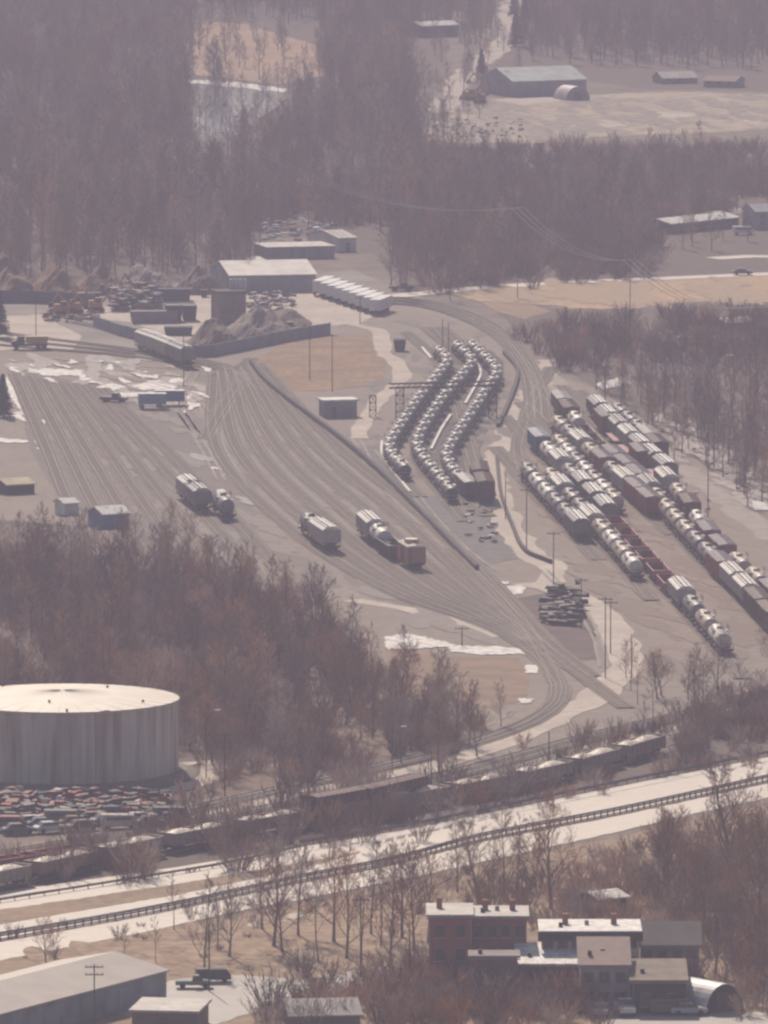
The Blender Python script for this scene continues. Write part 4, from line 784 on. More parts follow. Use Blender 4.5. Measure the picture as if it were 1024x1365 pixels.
for a in ((231,428,3.5,6,3.4,.1,DKG,'dark upright container in the pale scrapyard, left of its pair'), (252,427,3,6,3.2,.1,DKG,'dark upright container right of its pair in the pale scrapyard'), (230,401,8,5,2.6,.03,mat('dark_blue_box',(0.10,0.12,0.17)),'long dark blue container behind the pale scrapyard ground'), (238,447,6,3,1.6,.0,mat('teal_box',(0.08,0.13,0.14)),'low teal skip behind the grey wall'),
          (205,430,10,5,2.4,.1,mat('pink_grey_box',(0.33,0.27,0.28)),'pinkish grey container behind the hopper trio'), (533,468,2.6,3,2.2,0,mat('slate_box',(0.10,0.12,0.13)),'small dark equipment cabinet beside the winding dirt road'), (272,396,1.6,3,1.5,0,DKG,'small dark bin on the pale ground behind the block structure'), (125,398,3,4,1.2,0,DKG,'dark bin below the pointed mulch pile'), (104,398,3,4,1.2,0,GREYW,'pale-lidded bin left of the dark bin')):
    dumpster(*a)
# silos on the crushing plant
for i in range(4):
    p = P(308+i*6, 430); v = MB(); v.tube((0,0,7.3), (0,0,9.4), .42, .42, WPAINT, 8); tag(link('vent_stack', v.data('vent_stack'), None, (p.x, p.y, 0)), ['leftmost', 'second', 'third', 'rightmost'][i]+' white stack on top of the block structure', 'stack', 'white stacks on the block structure')
# long grey wall, fences, rails
def wall_line(name, pts, h, t, m, label, cat, z0=-.1, posts=None):
    path = smooth_path(pts, 4); L = offs(path, t/2); Q = offs(path, -t/2); mb = MB()
    mb.rings([[(a.x,a.y,z0),(a.x,a.y,h),(b.x,b.y,h),(b.x,b.y,z0)] for a, b in zip(L, Q)], m); o = tag(link(name, None), label, cat); link('wall_panel', mb.data('wall_panel'), o)
    if posts:
        for p in path[::posts]:
            q = MB(); q.box(-.12, .12, -t/2-.12, t/2+.12, 0, h+.15, m); link('post', q.data('post'), o, (p.x, p.y, 0))
GW = mat('grey_fence_panel', (0.24,0.26,0.30), 0.8, (0.19,0.21,0.24), 0.3)
wall_line('boundary_wall', [(125,436),(160,448),(200,458),(240,470),(262,477),(300,472),(350,462),(400,452),(440,446)], 2.5, .25, GW, 'long grey boundary wall curving between scrapyard and tracks', 'wall', posts=3)
wall_line('boundary_wall', [(-30,404),(30,404),(80,406),(128,410)], 2.8, .3, mat('dark_bay_wall', (0.14,0.155,0.19), 0.85), 'dark grey retaining wall in front of the mulch piles', 'wall', posts=4)
wall_line('retaining_wall', [(335,486),(352,508),(385,536),(420,562),(470,600),(520,645),(575,700),(612,738),(636,762)], 1.1, .7, mat('dark_ditch_wall', (0.085,0.075,0.08), 0.9), 'dark low retaining wall running diagonally between the yard tracks', 'wall')
wall_line('retaining_wall', [(662,612),(668,660),(684,705),(702,738),(735,752)], .8, .5, mat('dark_ditch_wall', (0.085,0.075,0.08)), 'dark low wall curving right of the bent strings', 'wall')
wall_line('retaining_wall', [(672,472),(690,495),(682,530),(664,570)], .8, .7, mat('dark_ditch_wall', (0.085,0.075,0.08)), 'short dark wall at the outer bend of the right string', 'wall')
def rail_fence(name, pts, h, sp, label, pm, rails, rt=.06, pr=.07, cat='fence'):
    path = smooth_path(pts, sp); o = tag(link(name, None), label, cat); r_ = MB()
    for z in rails:
        for a, b in zip(path[:-1], path[1:]): r_.tube((a.x,a.y,z), (b.x,b.y,z), rt, rt, pm, 4, False)
    link('rail', r_.data('rail'), o); q = MB()
    for p in path: q.box(p.x-pr, p.x+pr, p.y-pr, p.y+pr, 0, h, pm)
    s_ = link('posts', q.data('posts'), o); s_['kind'] = 'stuff'
GRL = mat('guard_rail_steel', (0.20,0.17,0.17), 0.6); PALEP = mat('pale_post', (0.6,0.55,0.48), 0.8)
rail_fence('guard_rail', [(-60,1262),(0,1253),(195,1219),(332,1190),(400,1175),(523,1151),(640,1120),(827,1084),(1024,1041),(1080,1029)], .95, 1.5, 'long dark guard rail with many posts along the near side of the highway', GRL, [.55,.85], .13, .10, 'guard rail')
rail_fence('guard_rail', [(-60,1214),(0,1204),(156,1179),(300,1155),(400,1133)], .7, 2.5, 'guard rail dividing the two far lanes at the left', GRL, [.5], .16, .07, 'guard rail')
rail_fence('guard_rail', [(400,1128),(537,1106),(680,1077),(850,1042),(1024,1008),(1080,996)], .8, 2.5, 'dark guard rail on the far edge of the highway', GRL, [.6], .2, .07, 'guard rail')
rail_fence('picket_fence', [(190,1106),(250,1094),(330,1076),(420,1062),(520,1040)], 1.6, 1.1, 'row of pale upright posts beyond the freight train', PALEP, [.8], .03, .09)
# poles
POLE = mat('weathered_pole', (0.11,0.085,0.075), 0.9); PW = 0
def pole(px, yt, yb, label, arms=1, lamp=False, group='utility poles around the yard', r=.10):
    p = P(px, yb); h = (yb-yt)/S(yb); o = thing('lamp_post' if lamp else 'utility_pole', label, 'lamp post' if lamp else 'utility pole', (p.x, p.y, 0), 0, group); mb = MB(); mb.tube((0,0,-.2), (0,0,h), r, r*.7, POLE, 8); link('pole', mb.data('pole'), o)
    for k in range(arms):
        a = MB(); z = h-.4-k*.9; a.box(-1.1, 1.1, -r-.1, -r+.02, z, z+.12, POLE)
        for x in (-.95,-.4,.4,.95): a.tube((x,-r,z+.12), (x,-r,z+.34), .04, .04, FRAME, 6)
        link('crossarm', a.data('crossarm'), o)
    if lamp:
        a = MB(); a.tube((0,0,h-.1), (1.3,0,h+.2), .05, .05, FRAME, 6); ao = link('lamp_arm', a.data('lamp_arm'), o); l_ = MB(); l_.box(1.2, 2.0, -.18, .18, h+.1, h+.28, WPAINT); link('lamp_head', l_.data('lamp_head'), ao)
    return o, h
for a in ((546,1230,1322,'tall dark pole at the kerb left of the brick building',0), (481,1195,1302,'pole by the street in the grass triangle',1), (279,1230,1322,'pole beside the green pickup',0), (126,1284,1400,'pole with a transformer in front of the warehouse',2), (575,1000,1062,'pole between freight train and dirt road at mid picture',0), (738,708,792,'pole rising from the dark sleeper heap',1), (775,770,838,'pole right of the sleeper heap',1), (807,795,905,'tallest of the twin poles above the bright dirt',1), (814,800,872,'shorter pole right beside the twin above the bright dirt',1), (842,845,905,'pole at the end of the twin poles towards the train',0),
          (702,650,737,'pole left of the leftmost right-yard string',1), (674,630,692,'pole in the pale strip right of the bent strings',0), (690,285,397,'tall line pole at the left end of the tan field',2), (840,345,468,'tall line pole in front of the tan field',1), (245,440,515,'lone pole near the snow patches',0), (443,445,522,'pole at the near edge of the rusty reed field',1), (413,440,507,'pole left of the one at the reed field edge',0), (48,395,448,'pole by the pale dirt at the left edge',0), (480,395,432,'pole at the corner of the pale scrapyard',1), (300,975,1062,'pole in the wood right of the oil tank',1), (411,1040,1100,'pole beside the freight train left of the dark pair',0),
          (732,975,1020,'short pole on the strip beside the freight train',0), (590,425,462,'pole at the far end of the bent strings, left',0), (598,430,470,'pole at the far end of the bent strings, right',0), (616,835,862,'small pole in the wet ground near the snow',1), (944,560,690,'tall line pole in the right-hand woods',1), (1000,470,560,'line pole near the right edge in the woods',1)):
    pole(a[0], a[1], a[2], a[3], a[4])
for a in ((128,948,1082,'slim lamp post in front of the oil tank',), (275,948,1038,'slim lamp post right of the oil tank',), (523,970,1032,'lamp post in the wood near the dirt road')):
    pole(a[0], a[1], a[2], a[3], 0, True, 'lamp posts', .08)
def wire(a, za, b, zb, sag, label, r=.065):
    p = P(*a); q = P(*b); p.z = za; q.z = zb; mb = MB(); pr = p
    for i in range(1, 25):
        t = i/24; c = p.lerp(q, t); c.z -= 4*sag*t*(1-t); mb.tube(pr, c, r, r, mat('aluminium_wire', (0.62,0.6,0.62), 0.4), 3, False); pr = c
    tag(link('power_line', mb.data('power_line')), label, 'power line', 'power lines')
for d, n in ((-1.5,'left'),(0,'middle'),(1.5,'right')):
    wire((690+d*6,397),20,(840+d*6,468),19,3.5,n+' wire between the two tall poles of the tan field'); wire((840+d*6,468),19,(1000+d*8,560),22,3.5,n+' wire from the tan field pole into the right-hand woods')
    wire((330+d*5,300),20,(690+d*6,397),20,6,n+' wire crossing the woods towards the tan field pole')
# pipe gantry and towers
def lattice(px, py, h, w_, label):
    p = P(px, py); o = thing('lattice_tower', label, 'tower', (p.x, p.y, 0), 0, 'gantry towers'); 
    for sx, sy in ((-1,-1),(1,-1),(1,1),(-1,1)):
        l_ = MB(); l_.tube((sx*w_/2,sy*w_/2,0), (sx*w_/2,sy*w_/2,h), .1, .1, RUST, 4); link('leg', l_.data('leg'), o)
    b = MB(); n = max(2, int(h/w_)); z = h/n
    for i in range(n):
        for (x0,y0),(x1,y1) in (((-1,-1),(1,-1)),((1,-1),(1,1)),((1,1),(-1,1)),((-1,1),(-1,-1))):
            b.tube((x0*w_/2,y0*w_/2,i*z), (x1*w_/2,y1*w_/2,(i+1)*z), .05, .05, RUST, 4); b.tube((x0*w_/2,y0*w_/2,(i+1)*z), (x1*w_/2,y1*w_/2,(i+1)*z), .05, .05, RUST, 4)
    link('bracing', b.data('bracing'), o)
lattice(533,560,6.4,1.5,'lattice tower carrying the left end of the pipe gantry'); lattice(657,558,6.6,1.5,'lattice tower carrying the right end of the pipe gantry'); lattice(497,556,4.2,1.2,'short lattice tower right of the small grey building')
a = P(519,562); b = P(664,558); g_ = MB(); d = b-a; n = Vector((-d.y, d.x, 0)).normalized()
for z in (6.5, 7.3):
    for s in (-.5, .5): g_.tube((a.x+n.x*s,a.y+n.y*s,z), (b.x+n.x*s,b.y+n.y*s,z), .13, .13, RUST, 6)
for i in range(21):
    c = a.lerp(b, i/20); c2 = a.lerp(b, min(1, (i+1)/20)); g_.tube((c.x-n.x*.5,c.y-n.y*.5,6.5), (c2.x-n.x*.5,c2.y-n.y*.5,7.3), .06, .06, RUST, 4); g_.tube((c.x-n.x*.5,c.y-n.y*.5,6.5), (c.x+n.x*.5,c.y+n.y*.5,6.5), .06, .06, RUST, 4)
tag(link('pipe_gantry', g_.data('pipe_gantry')), 'long dark pipe gantry crossing above the bent tank strings', 'gantry')

# ------------------------------------------------------------------ trees
def vary(m, lo, hi, warm):
    n = m.node_tree; b = n.nodes['Principled BSDF']; src = b.inputs['Base Color'].links[0].from_socket
    oi = n.nodes.new('ShaderNodeObjectInfo'); mr = n.nodes.new('ShaderNodeMapRange'); mr.inputs[3].default_value = lo; mr.inputs[4].default_value = hi; n.links.new(oi.outputs['Random'], mr.inputs[0])
    hs = n.nodes.new('ShaderNodeHueSaturation'); n.links.new(mr.outputs[0], hs.inputs['Value']); n.links.new(src, hs.inputs['Color'])
    mu = n.nodes.new('ShaderNodeMath'); mu.operation = 'MULTIPLY'; mu.inputs[1].default_value = 7.31; n.links.new(oi.outputs['Random'], mu.inputs[0]); fr = n.nodes.new('ShaderNodeMath'); fr.operation = 'FRACT'; n.links.new(mu.outputs[0], fr.inputs[0])
    m2 = n.nodes.new('ShaderNodeMapRange'); m2.inputs[3].default_value = .55; m2.inputs[4].default_value = 1.0+warm; n.links.new(fr.outputs[0], m2.inputs[0]); n.links.new(m2.outputs[0], hs.inputs['Saturation'])
    n.links.new(hs.outputs[0], b.inputs['Base Color'])
BARK = mat('grey_bark', (0.24,0.19,0.165), 0.95, (0.17,0.14,0.125), 1.5)
TWIG = mat('bare_twigs', (0.47,0.345,0.275), 0.95, (0.36,0.265,0.215), 0.4)
TWIG2 = mat('reddish_twigs', (0.30,0.19,0.16), 0.95, (0.22,0.15,0.13), 0.4)
NEEDLE = mat('dark_needles', (0.025,0.035,0.025), 0.9, (0.04,0.055,0.035), 0.8)
STRAW = mat('dry_stems', (0.40,0.26,0.16), 0.95, (0.34,0.22,0.14), 0.5)
vary(TWIG, .55, 1.55, .7); vary(TWIG2, .6, 1.5, .6)
def gen_tree(seed, h, spread, clear, nl, tw=0.032, twig=TWIG, n2=6, n3=5, n4=4, lean=0.06, tr=0.16):
    r = random.Random(seed); T = MB(); K = MB()
    def rv(): return Vector((r.uniform(-1,1), r.uniform(-1,1), r.uniform(-1,1)))
    def blade(mb, a, b, wd, m):
        d = (b-a); s = d.cross(rv()); 
        if s.length < 1e-6: return
        s = s.normalized()*wd*.5
        mb.add([a-s, a+s, b+s*.35, b-s*.35], [(0,1,2,3)], m)
    def grow(p, d, L, rad, lvl):
        seg = (0, 4, 3, 2, 1)[lvl]; pts = [p.copy()]; q = p.copy(); dd = d.normalized()
        for i in range(seg):
            dd = (dd + rv()*(0.16 if lvl == 1 else .24) + Vector((0,0,.11))).normalized(); q = q + dd*(L/seg); pts.append(q.copy())
        for i in range(seg):
            r0 = rad*(1-i/seg*.8); r1 = rad*(1-(i+1)/seg*.8)
            if lvl <= 2: K.tube(pts[i], pts[i+1], max(r0,.025), max(r1,.02), BARK if lvl == 1 else twig, 3, False)
            else: blade(K, pts[i], pts[i+1], tw if lvl == 4 else tw*1.3, twig)
        if lvl == 4: return
        n = (0, n2, n3, n4)[lvl]
        for i in range(n):
            t = .25 + .75*(i+r.random())/n; k = min(int(t*seg), seg-1); f = t*seg-k; b = pts[k].lerp(pts[k+1], f)
            ax = (pts[k+1]-pts[k]).normalized(); side = ax.cross(rv()).normalized()
            ang = r.uniform(.45, .95); nd = ax*cos(ang)+side*sin(ang)
            grow(b, nd, L*r.uniform(.38, .6)*(1.1-.35*t), rad*.45, lvl+1)
    q = Vector((0,0,-.3)); dd = Vector((r.uniform(-lean,lean), r.uniform(-lean,lean), 1)).normalized(); tp = [q.copy()]; seg = 8
    for i in range(seg):
        dd = (dd + Vector((r.uniform(-.07,.07), r.uniform(-.07,.07), .02))).normalized(); q = q + dd*(h*.86/seg); tp.append(q.copy())
    for i in range(seg): T.tube(tp[i], tp[i+1], tr*(1-i/seg*.85)*(1.25 if i == 0 else 1), tr*(1-(i+1)/seg*.85), BARK, 6 if i < 5 else 4, False)
    for i in range(nl):
        t = clear + (1-clear)*(i+r.random()*.6)/nl; k = min(int(t*seg), seg-1); b = tp[k].lerp(tp[k+1], t*seg-k)
        az = i*2.4 + r.uniform(-.4,.4); el = r.uniform(.5, .95) + .35*t
        grow(b, Vector((cos(az)*cos(el), sin(az)*cos(el), sin(el))), h*spread*(1.05-.62*(t-clear)/(1-clear))*r.uniform(.75,1.1), tr*.45*(1.1-t*.7), 1)
    return T, K
def gen_conifer(seed, h=11, rr_=2.6):
    r = random.Random(seed); T = MB(); K = MB(); T.tube((0,0,-.2), (0,0,h), .18, .03, BARK, 6)
    for i in range(34):
        z = h*(.1+.88*i/34); L = rr_*(1.02-i/34)*r.uniform(.75,1.1)+.15
        for j in range(9):
            az = r.uniform(0, 2*pi); d = Vector((cos(az), sin(az), -.18)); a = Vector((0,0,z)); b = a + d*L
            for k in range(7):
                t = (k+1)/7; c = a.lerp(b, t); s = d.cross(Vector((0,0,1))).normalized(); w_ = .42*(1.15-t*.6)
                c2 = c + Vector((r.uniform(-.1,.1), r.uniform(-.1,.1), -.28))
                K.add([c-s*w_*.2, c+s*w_, c2+d*.3, c2-s*w_], [(0,1,2,3)], NEEDLE)
    return T, K
def gen_brush(seed, h=2.6, n=34, m=TWIG, tw=0.06, rad=1.5):
    r = random.Random(seed); K = MB()
    for i in range(n):
        az = r.uniform(0, 2*pi); rr_ = r.random()**.5*rad*.5; a = Vector((cos(az)*rr_, sin(az)*rr_, 0)); o = Vector((cos(az)*r.uniform(.1,.8), sin(az)*r.uniform(.1,.8), 1)).normalized()
        L = h*r.uniform(.5, 1.1); b = a+o*L
        s = o.cross(Vector((r.uniform(-1,1), r.uniform(-1,1), .1))).normalized()*tw*.6; K.add([a-s, a+s, b+s*.3, b-s*.3], [(0,1,2,3)], m)
        for k in range(9):
            c = a.lerp(b, r.uniform(.25, 1)); d = (o + Vector((r.uniform(-1,1), r.uniform(-1,1), r.uniform(-.2,.8)))*.9).normalized(); e = c + d*L*r.uniform(.15,.38)
            s = d.cross(Vector((r.uniform(-1,1), r.uniform(-1,1), r.uniform(-1,1)))).normalized()*tw*.45; K.add([c-s, c+s, e+s*.3, e-s*.3], [(0,1,2,3)], m)
    return K
TREES = {}
for k in range(4): TREES['tall', k] = gen_tree(10+k, 13.5, .30, .14, 17, twig=TWIG if k % 3 else TWIG2)
for k in range(4): TREES['broad', k] = gen_tree(30+k, 12.5, .52, .18, 12, tw=.034, twig=TWIG, n2=7, n3=6, n4=5, lean=.12, tr=.24)
for k in range(2): TREES['thin', k] = gen_tree(50+k, 12.0, .24, .35, 9, tw=.034, n2=5, n3=4, n4=3, tr=.11)
for k in range(2): TREES['conifer', k] = gen_conifer(70+k)
TD = {k: (a.data('trunk'), b.data('crown')) for k, (a, b) in TREES.items()}
def merged(name, *mbs):
    o = MB()
    for b in mbs:
        for f, mi in zip(b.f, b.m): pass
        off = len(o.v); o.v += b.v
        for f, mi in zip(b.f, b.m): o.f.append(tuple(i+off for i in f)); o.m.append(o.mi(b.mats[mi]))
    return bpy.data.objects.new(name, o.data(name))
PROTO = {'tall%d' % k: merged('tree_kind', *TREES['tall', k]) for k in range(4)}
PROTO.update({'con%d' % k: merged('conifer_kind', *TREES['conifer', k]) for k in range(2)})
for k in range(3): PROTO['brush%d' % k] = merged('brush_kind', gen_brush(90+k, m=(TWIG, TWIG2, TWIG)[k]))
for k in range(2): PROTO['straw%d' % k] = merged('straw_kind', gen_brush(96+k, 1.0, 30, STRAW, .07, 1.6))
def inside(x, y, poly):
    c = False; j = len(poly)-1
    for i in range(len(poly)):
        xi, yi = poly[i]; xj, yj = poly[j]
        if (yi > y) != (yj > y) and x < (xj-xi)*(y-yi)/(yj-yi)+xi: c = not c
        j = i
    return c
TANK_C = P(84, 1029)
def scatter(poly, per, rnd, avoid=(), soft=1):
    wp = [(P(x, y).x, P(x, y).y) for x, y in poly]; x0 = min(p[0] for p in wp); x1 = max(p[0] for p in wp); y0 = min(p[1] for p in wp); y1 = max(p[1] for p in wp)
    av = [[(P(x, y).x, P(x, y).y) for x, y in a] for a in avoid]; out = []
    # jittered grid keeps trunks apart
    st = math.sqrt(per); ny = int((y1-y0)/st)+1; nx = int((x1-x0)/st)+1
    for i in range(nx):
        for j in range(ny):
            x = x0+(i+rnd.uniform(-.1,1.1))*st; y = y0+(j+rnd.uniform(-.1,1.1))*st
            jx, jy = rnd.gauss(0, 1.6)*soft, rnd.gauss(0, 14)*soft
            if not inside(x+jx, y+jy, wp) or any(inside(x+jx, y+jy, a) for a in av): continue
            if soft and sin(x*.16+sin(y*.013)*2)*sin(y*.031+sin(x*.09)*2.5) > rnd.uniform(.25, 1.1): continue
            if hypot(x-TANK_C.x, y-TANK_C.y) < 20.5: continue
            out.append((x, y))
    return out
def stuff(name, pts, kinds, label, lo=.8, hi=1.25, seed=1):
    r = random.Random(seed); me = bpy.data.meshes.new(name); me.from_pydata([(x, y, 0) for x, y in pts], [], []); n = len(pts)
    for nm, ty, vals in (('sc', 'FLOAT', [r.uniform(lo, hi) for _ in range(n)]), ('rt', 'FLOAT', [r.uniform(0, 6.28) for _ in range(n)]), ('kd', 'INT', [r.randrange(len(kinds)) for _ in range(n)])):
        a = me.attributes.new(nm, ty, 'POINT'); a.data.foreach_set('value', vals)
    o = link(name, me); ng = bpy.data.node_groups.new(name, 'GeometryNodeTree')
    ng.interface.new_socket('Geometry', in_out='INPUT', socket_type='NodeSocketGeometry'); ng.interface.new_socket('Geometry', in_out='OUTPUT', socket_type='NodeSocketGeometry')
    gi = ng.nodes.new('NodeGroupInput'); go = ng.nodes.new('NodeGroupOutput'); ip = ng.nodes.new('GeometryNodeInstanceOnPoints'); jn = ng.nodes.new('GeometryNodeJoinGeometry')
    for k in reversed(kinds):
        oi = ng.nodes.new('GeometryNodeObjectInfo'); oi.inputs['Object'].default_value = PROTO[k]; oi.inputs['As Instance'].default_value = True
        ng.links.new(oi.outputs['Geometry'], jn.inputs[0])
    def attr(nm, ty):
        a = ng.nodes.new('GeometryNodeInputNamedAttribute'); a.data_type = ty; a.inputs[0].default_value = nm; return a.outputs[0]
    cx = ng.nodes.new('ShaderNodeCombineXYZ'); ng.links.new(attr('rt', 'FLOAT'), cx.inputs[2])
    ng.links.new(gi.outputs[0], ip.inputs['Points']); ng.links.new(jn.outputs[0], ip.inputs['Instance']); ip.inputs['Pick Instance'].default_value = True
    ng.links.new(attr('kd', 'INT'), ip.inputs['Instance Index']); ng.links.new(cx.outputs[0], ip.inputs['Rotation']); ng.links.new(attr('sc', 'FLOAT'), ip.inputs['Scale'])
    ng.links.new(ip.outputs[0], go.inputs[0]); md = o.modifiers.new('scatter', 'NODES'); md.node_group = ng
    return tag(o, label, 'woodland' if 'wood' in name else 'undergrowth', None, 'stuff')
W = random.Random(21)
POND = [(244,100),(396,100),(390,190),(322,200),(300,240),(248,240)]
HILL = [(225,22),(430,30),(440,150),(225,165)]
ROADN = [(678,-60),(715,-60),(704,50),(690,105),(655,150),(760,215),(590,215),(560,205),(575,140),(545,105),(545,48),(620,45),(620,75),(662,35)]
WHITEB = [(335,300),(530,300),(530,400),(335,400)]
TALL = ['tall0', 'tall1', 'tall2', 'tall3']
stuff('woodland', scatter([(-30,-30),(250,-30),(250,376),(100,380),(-30,380)], 44, W), TALL, 'dark bare woodland at the upper left behind the mulch piles', .65, 1.3, 2)
stuff('woodland', scatter([(250,-30),(690,-30),(690,150),(560,230),(690,250),(690,372),(560,392),(530,392),(250,376)], 44, W, (POND, HILL, ROADN, WHITEB, [(556,128),(690,100),(1080,128),(1080,245),(560,232)])), TALL, 'bare woodland around the pond and beyond the sheds', .6, 1.25, 3)
stuff('woodland', scatter([(235,30),(440,30),(440,200),(240,200)], 330, W, ()), TALL, 'scattered bare trees on the slope above the pond', .6, 1.1, 33)
stuff('woodland', scatter([(560,60),(700,60),(680,130),(590,215),(760,240),(1060,245),(1060,222),(900,215),(700,222),(560,200)], 260, W, ()), TALL, 'scattered bare trees along the track and clearing edge', .45, .9, 34)
stuff('undergrowth', scatter([(250,300),(340,306),(530,300),(560,392),(690,374),(870,366),(870,300),(1060,262),(1060,240),(640,246),(500,250)], 16, W, (WHITEB,)), ['brush0','brush1','brush2'], 'brown brush under the far bare woods', 1.0, 2.0, 36)
stuff('undergrowth', scatter([(560,206),(1060,200),(1060,255),(560,255)], 40, W, ()), ['brush0','brush1'], 'brush below the clearing', 1.0, 2.0, 35)
stuff('woodland', scatter([(690,-30),(1080,-30),(1080,92),(850,92),(700,78)], 46, W, ()), TALL, 'bare woodland along the top behind the barn', .6, 1.2, 4)
stuff('woodland', scatter([(640,258),(1080,246),(1080,268),(870,290),(870,366),(690,370),(640,380)], 66, W, ()), TALL, 'grey bare woodland between the clearing and the tan field', .55, 1.2, 5)
stuff('woodland', scatter([(870,318),(1000,318),(1000,334),(870,338)], 90, W, ()), TALL, 'thin row of bare trees by the side road', .6, .8, 6)
stuff('woodland', scatter([(775,502),(1080,490),(1080,715),(975,655),(890,592),(800,530)], 52, W, ([(860,466),(1000,466),(1000,540),(880,530)],)), TALL, 'bare woodland right of the freight strings', .6, 1.0, 7)
stuff('woodland', scatter([(860,466),(1000,466),(1000,540),(880,530)], 130, W, ()), TALL, 'thin bare trees around the parked vehicles', .7, .95, 8)
# trees you can tell apart
COUNT = [0]
def tree(x, y, kind, k, sc, rz, label, group, cat='bare tree', nm='bare_tree'):
    COUNT[0] += 1
    return spawn(nm, [('trunk', TD[kind, k][0]), ('crown', TD[kind, k][1])], label, cat, (x, y, 0), rz, group, sc)
def grove(poly, per, kinds, lo, hi, label, group, limit=999, avoid=()):
    pts = scatter(poly, per, W, avoid); pts.sort(key=lambda p: p[1])
    for x, y in pts[:limit]:
        kd = W.choice(kinds); n = {'tall': 4, 'broad': 4, 'thin': 2}[kd]
        tree(x, y, kd, W.randrange(n), W.uniform(lo, hi), W.uniform(0, 6.28), label, group)
    return pts[limit:]
grove([(640,1235),(720,1222),(850,1195),(1060,1172),(1060,1375),(1000,1345),(945,1300),(900,1248),(850,1205),(700,1200)], 34, ['broad', 'tall', 'tall'], .55, .95, 'bare tree in the foreground wood between the highway and the houses', 'foreground wood right of the houses', 90)
grove([(790,985),(850,940),(1060,905),(1060,940),(880,1000),(790,1022)], 70, ['tall', 'thin', 'broad'], .5, .85, 'slender bare tree on the strip between dirt road and freight train', 'trees on the strip by the freight train', 60)
grove([(520,955),(560,945),(650,975),(640,1000),(560,1018),(500,1030)], 60, ['tall', 'thin'], .5, .8, 'low bare tree at the right tip of the wood beside the dirt road', 'trees at the tip of the wood', 30)
left = grove([(-30,752),(200,778),(330,806),(415,845),(490,885),(530,925),(610,950),(650,985),(600,1018),(470,1048),(330,1062),(285,1062),(300,1012),(240,1000),(-30,960)], 42, ['tall', 'broad', 'tall'], .5, .92, 'bare tree in the dense wood between oil tank and rail yard', 'wood between oil tank and rail yard', 170)
stuff('woodland', left, TALL, 'bare brown woodland along the near edge of the left yard', .7, 1.05, 9)
stuff('undergrowth', scatter([(-30,740),(200,765),(330,795),(420,835),(490,885),(520,940),(640,980),(600,1020),(330,1066),(285,1062),(300,1012),(240,1000),(-30,960)], 14, W), ['brush0','brush1','brush2'], 'tangled brown undergrowth in the wood', .8, 1.5, 10)
stuff('undergrowth', scatter([(-30,1166),(300,1116),(640,1056),(700,1044),(700,1056),(640,1066),(300,1130),(-30,1176)], 7, W), ['brush0','brush1','brush2'], 'taller brown brush right in front of the freight train', 1.1, 1.9, 41)
stuff('undergrowth', scatter([(-30,1168),(120,1156),(400,1098),(640,1056),(850,1000),(1060,920),(1060,975),(850,1016),(640,1062),(400,1108),(234,1134),(-30,1174)], 5, W), ['brush0','brush1','brush2'], 'brown brush on the slope between freight train and highway', .6, 1.25, 11)
stuff('undergrowth', scatter([(670,440),(740,436),(860,430),(1060,424),(1060,480),(780,480),(790,515),(740,478),(700,445)], 22, W), ['brush0','brush1'], 'low brown brush below the tan field', .9, 1.7, 12)
stuff('undergrowth', scatter([(600,1215),(720,1180),(850,1148),(1060,1100),(1060,1375),(960,1310),(860,1245),(720,1235)], 13, W), ['brush0','brush2'], 'brown undergrowth in the foreground wood', .7, 1.5, 13)
stuff('undergrowth', scatter([(560,1318),(640,1300),(700,1318),(770,1335),(800,1375),(330,1375),(400,1352),(470,1345)], 5, W, ()), ['brush0','brush1','brush2'], 'brown scrub in front of the brick building', .9, 1.7, 14)
stuff('undergrowth', scatter([(0,1290),(195,1250),(330,1220),(400,1207),(560,1176),(700,1144),(700,1160),(560,1190),(400,1222),(330,1236),(195,1262),(0,1300)], 10, W, ()), ['brush0','brush1','straw0'], 'brown weeds on the bank below the frontage road', .3, .7, 15)
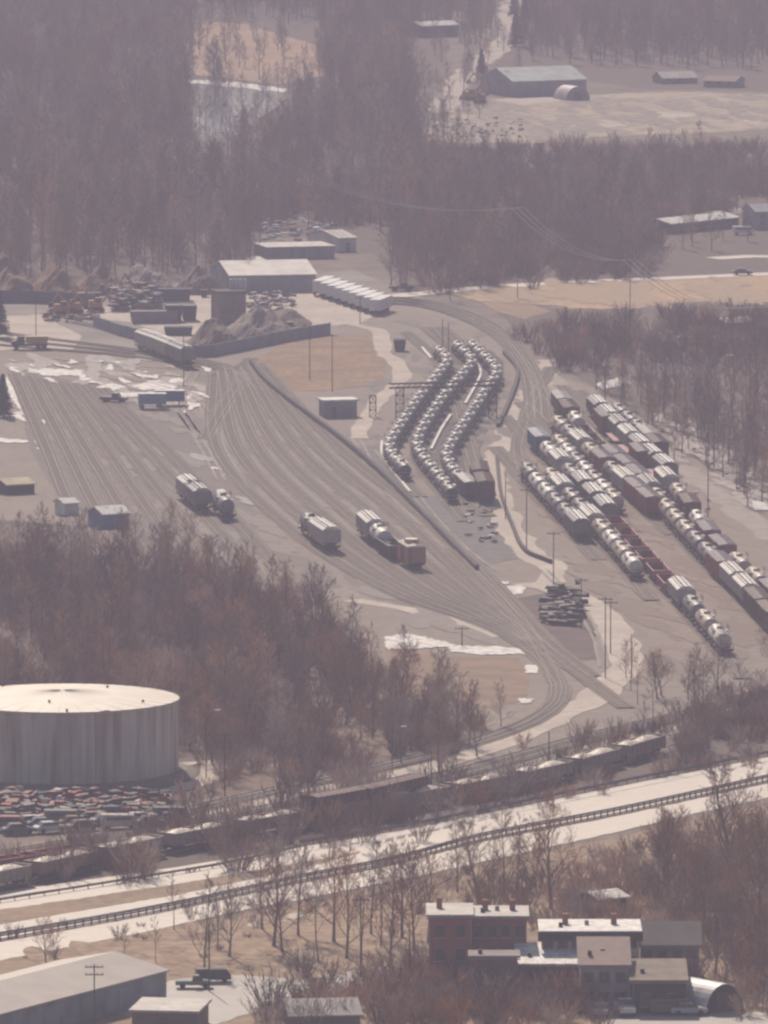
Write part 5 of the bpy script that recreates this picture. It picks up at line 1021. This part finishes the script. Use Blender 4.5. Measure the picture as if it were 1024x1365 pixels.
# single trees south of the highway
GF = 'bare trees on the grass south of the highway'
for px, py, kd, sc, lb in (
 (365,1262,'broad',1.0,'wide bare tree leaning over the gravel path south of the highway'), (376,1270,'tall',.95,'slim bare tree right behind the wide leaning one on the grass'),
 (462,1278,'tall',1.05,'tall bare tree in the middle of the grass triangle'), (481,1300,'thin',1.1,'thin bare tree at the kerb beside the street pole'),
 (445,1256,'broad',.85,'bushy bare tree behind the middle of the grass triangle'), (520,1292,'tall',1.1,'tall bare tree by the street near the brick building'),
 (552,1268,'tall',1.0,'bare tree just left of the brick building roof'), (508,1262,'thin',1.0,'thin bare tree between two taller ones on the grass'),
 (580,1236,'broad',.8,'bare tree behind the brick building towards the highway'), (273,1294,'tall',.85,'bare tree behind the parked pickup'),
 (306,1276,'broad',.72,'small rounded bare tree above the parked vehicles'), (290,1262,'thin',.75,'thin young bare tree left of the rounded one'),
 (232,1240,'thin',.7,'young bare tree beyond the warehouse end'), (208,1284,'thin',.55,'spindly sapling at the far corner of the warehouse'),
 (62,1290,'broad',.5,'small bare tree poking above the warehouse roof'), (72,1294,'thin',.6,'thin sapling beside the small tree above the warehouse'),
 (165,1288,'thin',.5,'small sapling behind the middle of the warehouse'), (640,1210,'broad',.85,'bare tree rising behind the flat brick roof'),
 (672,1202,'tall',.9,'tall bare tree behind the right end of the brick roof'), (735,1212,'broad',1.0,'wide forked bare tree behind the white cornice building'),
 (690,1182,'thin',.9,'thin bare tree near the frontage road'), (610,1190,'tall',.8,'bare tree on the bank below the guard rail'),
 (992,1230,'broad',1.55,'biggest bare tree at the picture edge crossing the highway'), (1012,1290,'broad',1.35,'big bare tree in front of the biggest one at the edge'),
 (398,1248,'tall',.95,'upright bare tree between the leaning tree and the bushy one'), (425,1284,'thin',1.0,'thin forked bare tree near the street bend'), (536,1250,'broad',.85,'spreading bare tree at the back of the grass triangle'), (350,1240,'tall',.85,'bare tree at the left of the roadside clump'), (495,1246,'tall',.9,'bare tree in the roadside clump behind the thin one'), (570,1258,'thin',1.0,'thin bare tree touching the left wall of the brick building'),
 (900,1172,'broad',.8,'bare tree overlapping the frontage road bend')):
    p = P(px, py); n = {'tall': 4, 'broad': 4, 'thin': 2}[kd]
    tree(p.x, p.y, kd, W.randrange(n), sc*(1.1 if py > 1200 and sc > .8 else 1.0), W.uniform(0, 6.28), lb, GF)
for px, py, sc, lb in ((497,985,.9,'tall bare trunk standing in the wood above the train'), (600,400,.8,'bare tree at the bend of the yard lead tracks'), (668,968,.55,'dark upright tree left of the curved tracks'), (795,520,.85,'bare tree left of the ice patch'), (806,524,.9,'bare tree directly beside the ice patch'),
                       (835,905,.5,'small tree at the end of the dirt road by the poles')):
    p = P(px, py); tree(p.x, p.y, 'tall', W.randrange(4), sc, W.uniform(0, 6.28), lb, None)
for px, py, sc, lb in ((-2,450,1.0,'dark evergreen at the left edge above the parked truck'), (4,556,.8,'dark evergreen beside the bright snow strip'), (642,100,.75,'dark evergreen beside the dirt track near the top'), (688,62,1.1,'dark evergreen right of the upper dirt track'), (700,52,1.2,'taller evergreen behind the one right of the track'), (686,22,.9,'evergreen at the top of the dirt track')):
    p = P(px, py); tree(p.x, p.y, 'conifer', W.randrange(2), sc, W.uniform(0, 6.28), lb, 'scattered evergreens', 'evergreen', 'evergreen_tree')
print('TREES', COUNT[0], 'left', len(left))

# ------------------------------------------------------------------ haze: one box of even air round everything
hb = MB(); hb.box(-4050, 4050, -300, 9050, -1.0, 192, None) if False else None
hm = bpy.data.materials.new('haze_air'); hm.use_nodes = True; n_ = hm.node_tree; n_.nodes.clear()
o_ = n_.nodes.new('ShaderNodeOutputMaterial'); v_ = n_.nodes.new('ShaderNodeVolumePrincipled')
v_.inputs['Color'].default_value = (*HAZE_C, 1); v_.inputs['Density'].default_value = HAZE_D; v_.inputs['Anisotropy'].default_value = 0.0
n_.links.new(v_.outputs[0], o_.inputs['Volume'])
hb = MB(); hb.box(-4050, 4050, -300, 9050, -1.0, 192, hm)
hz = link('haze', hb.data('haze')); hz['kind'] = 'stuff'; hz['label'] = 'pale even haze filling the valley air'
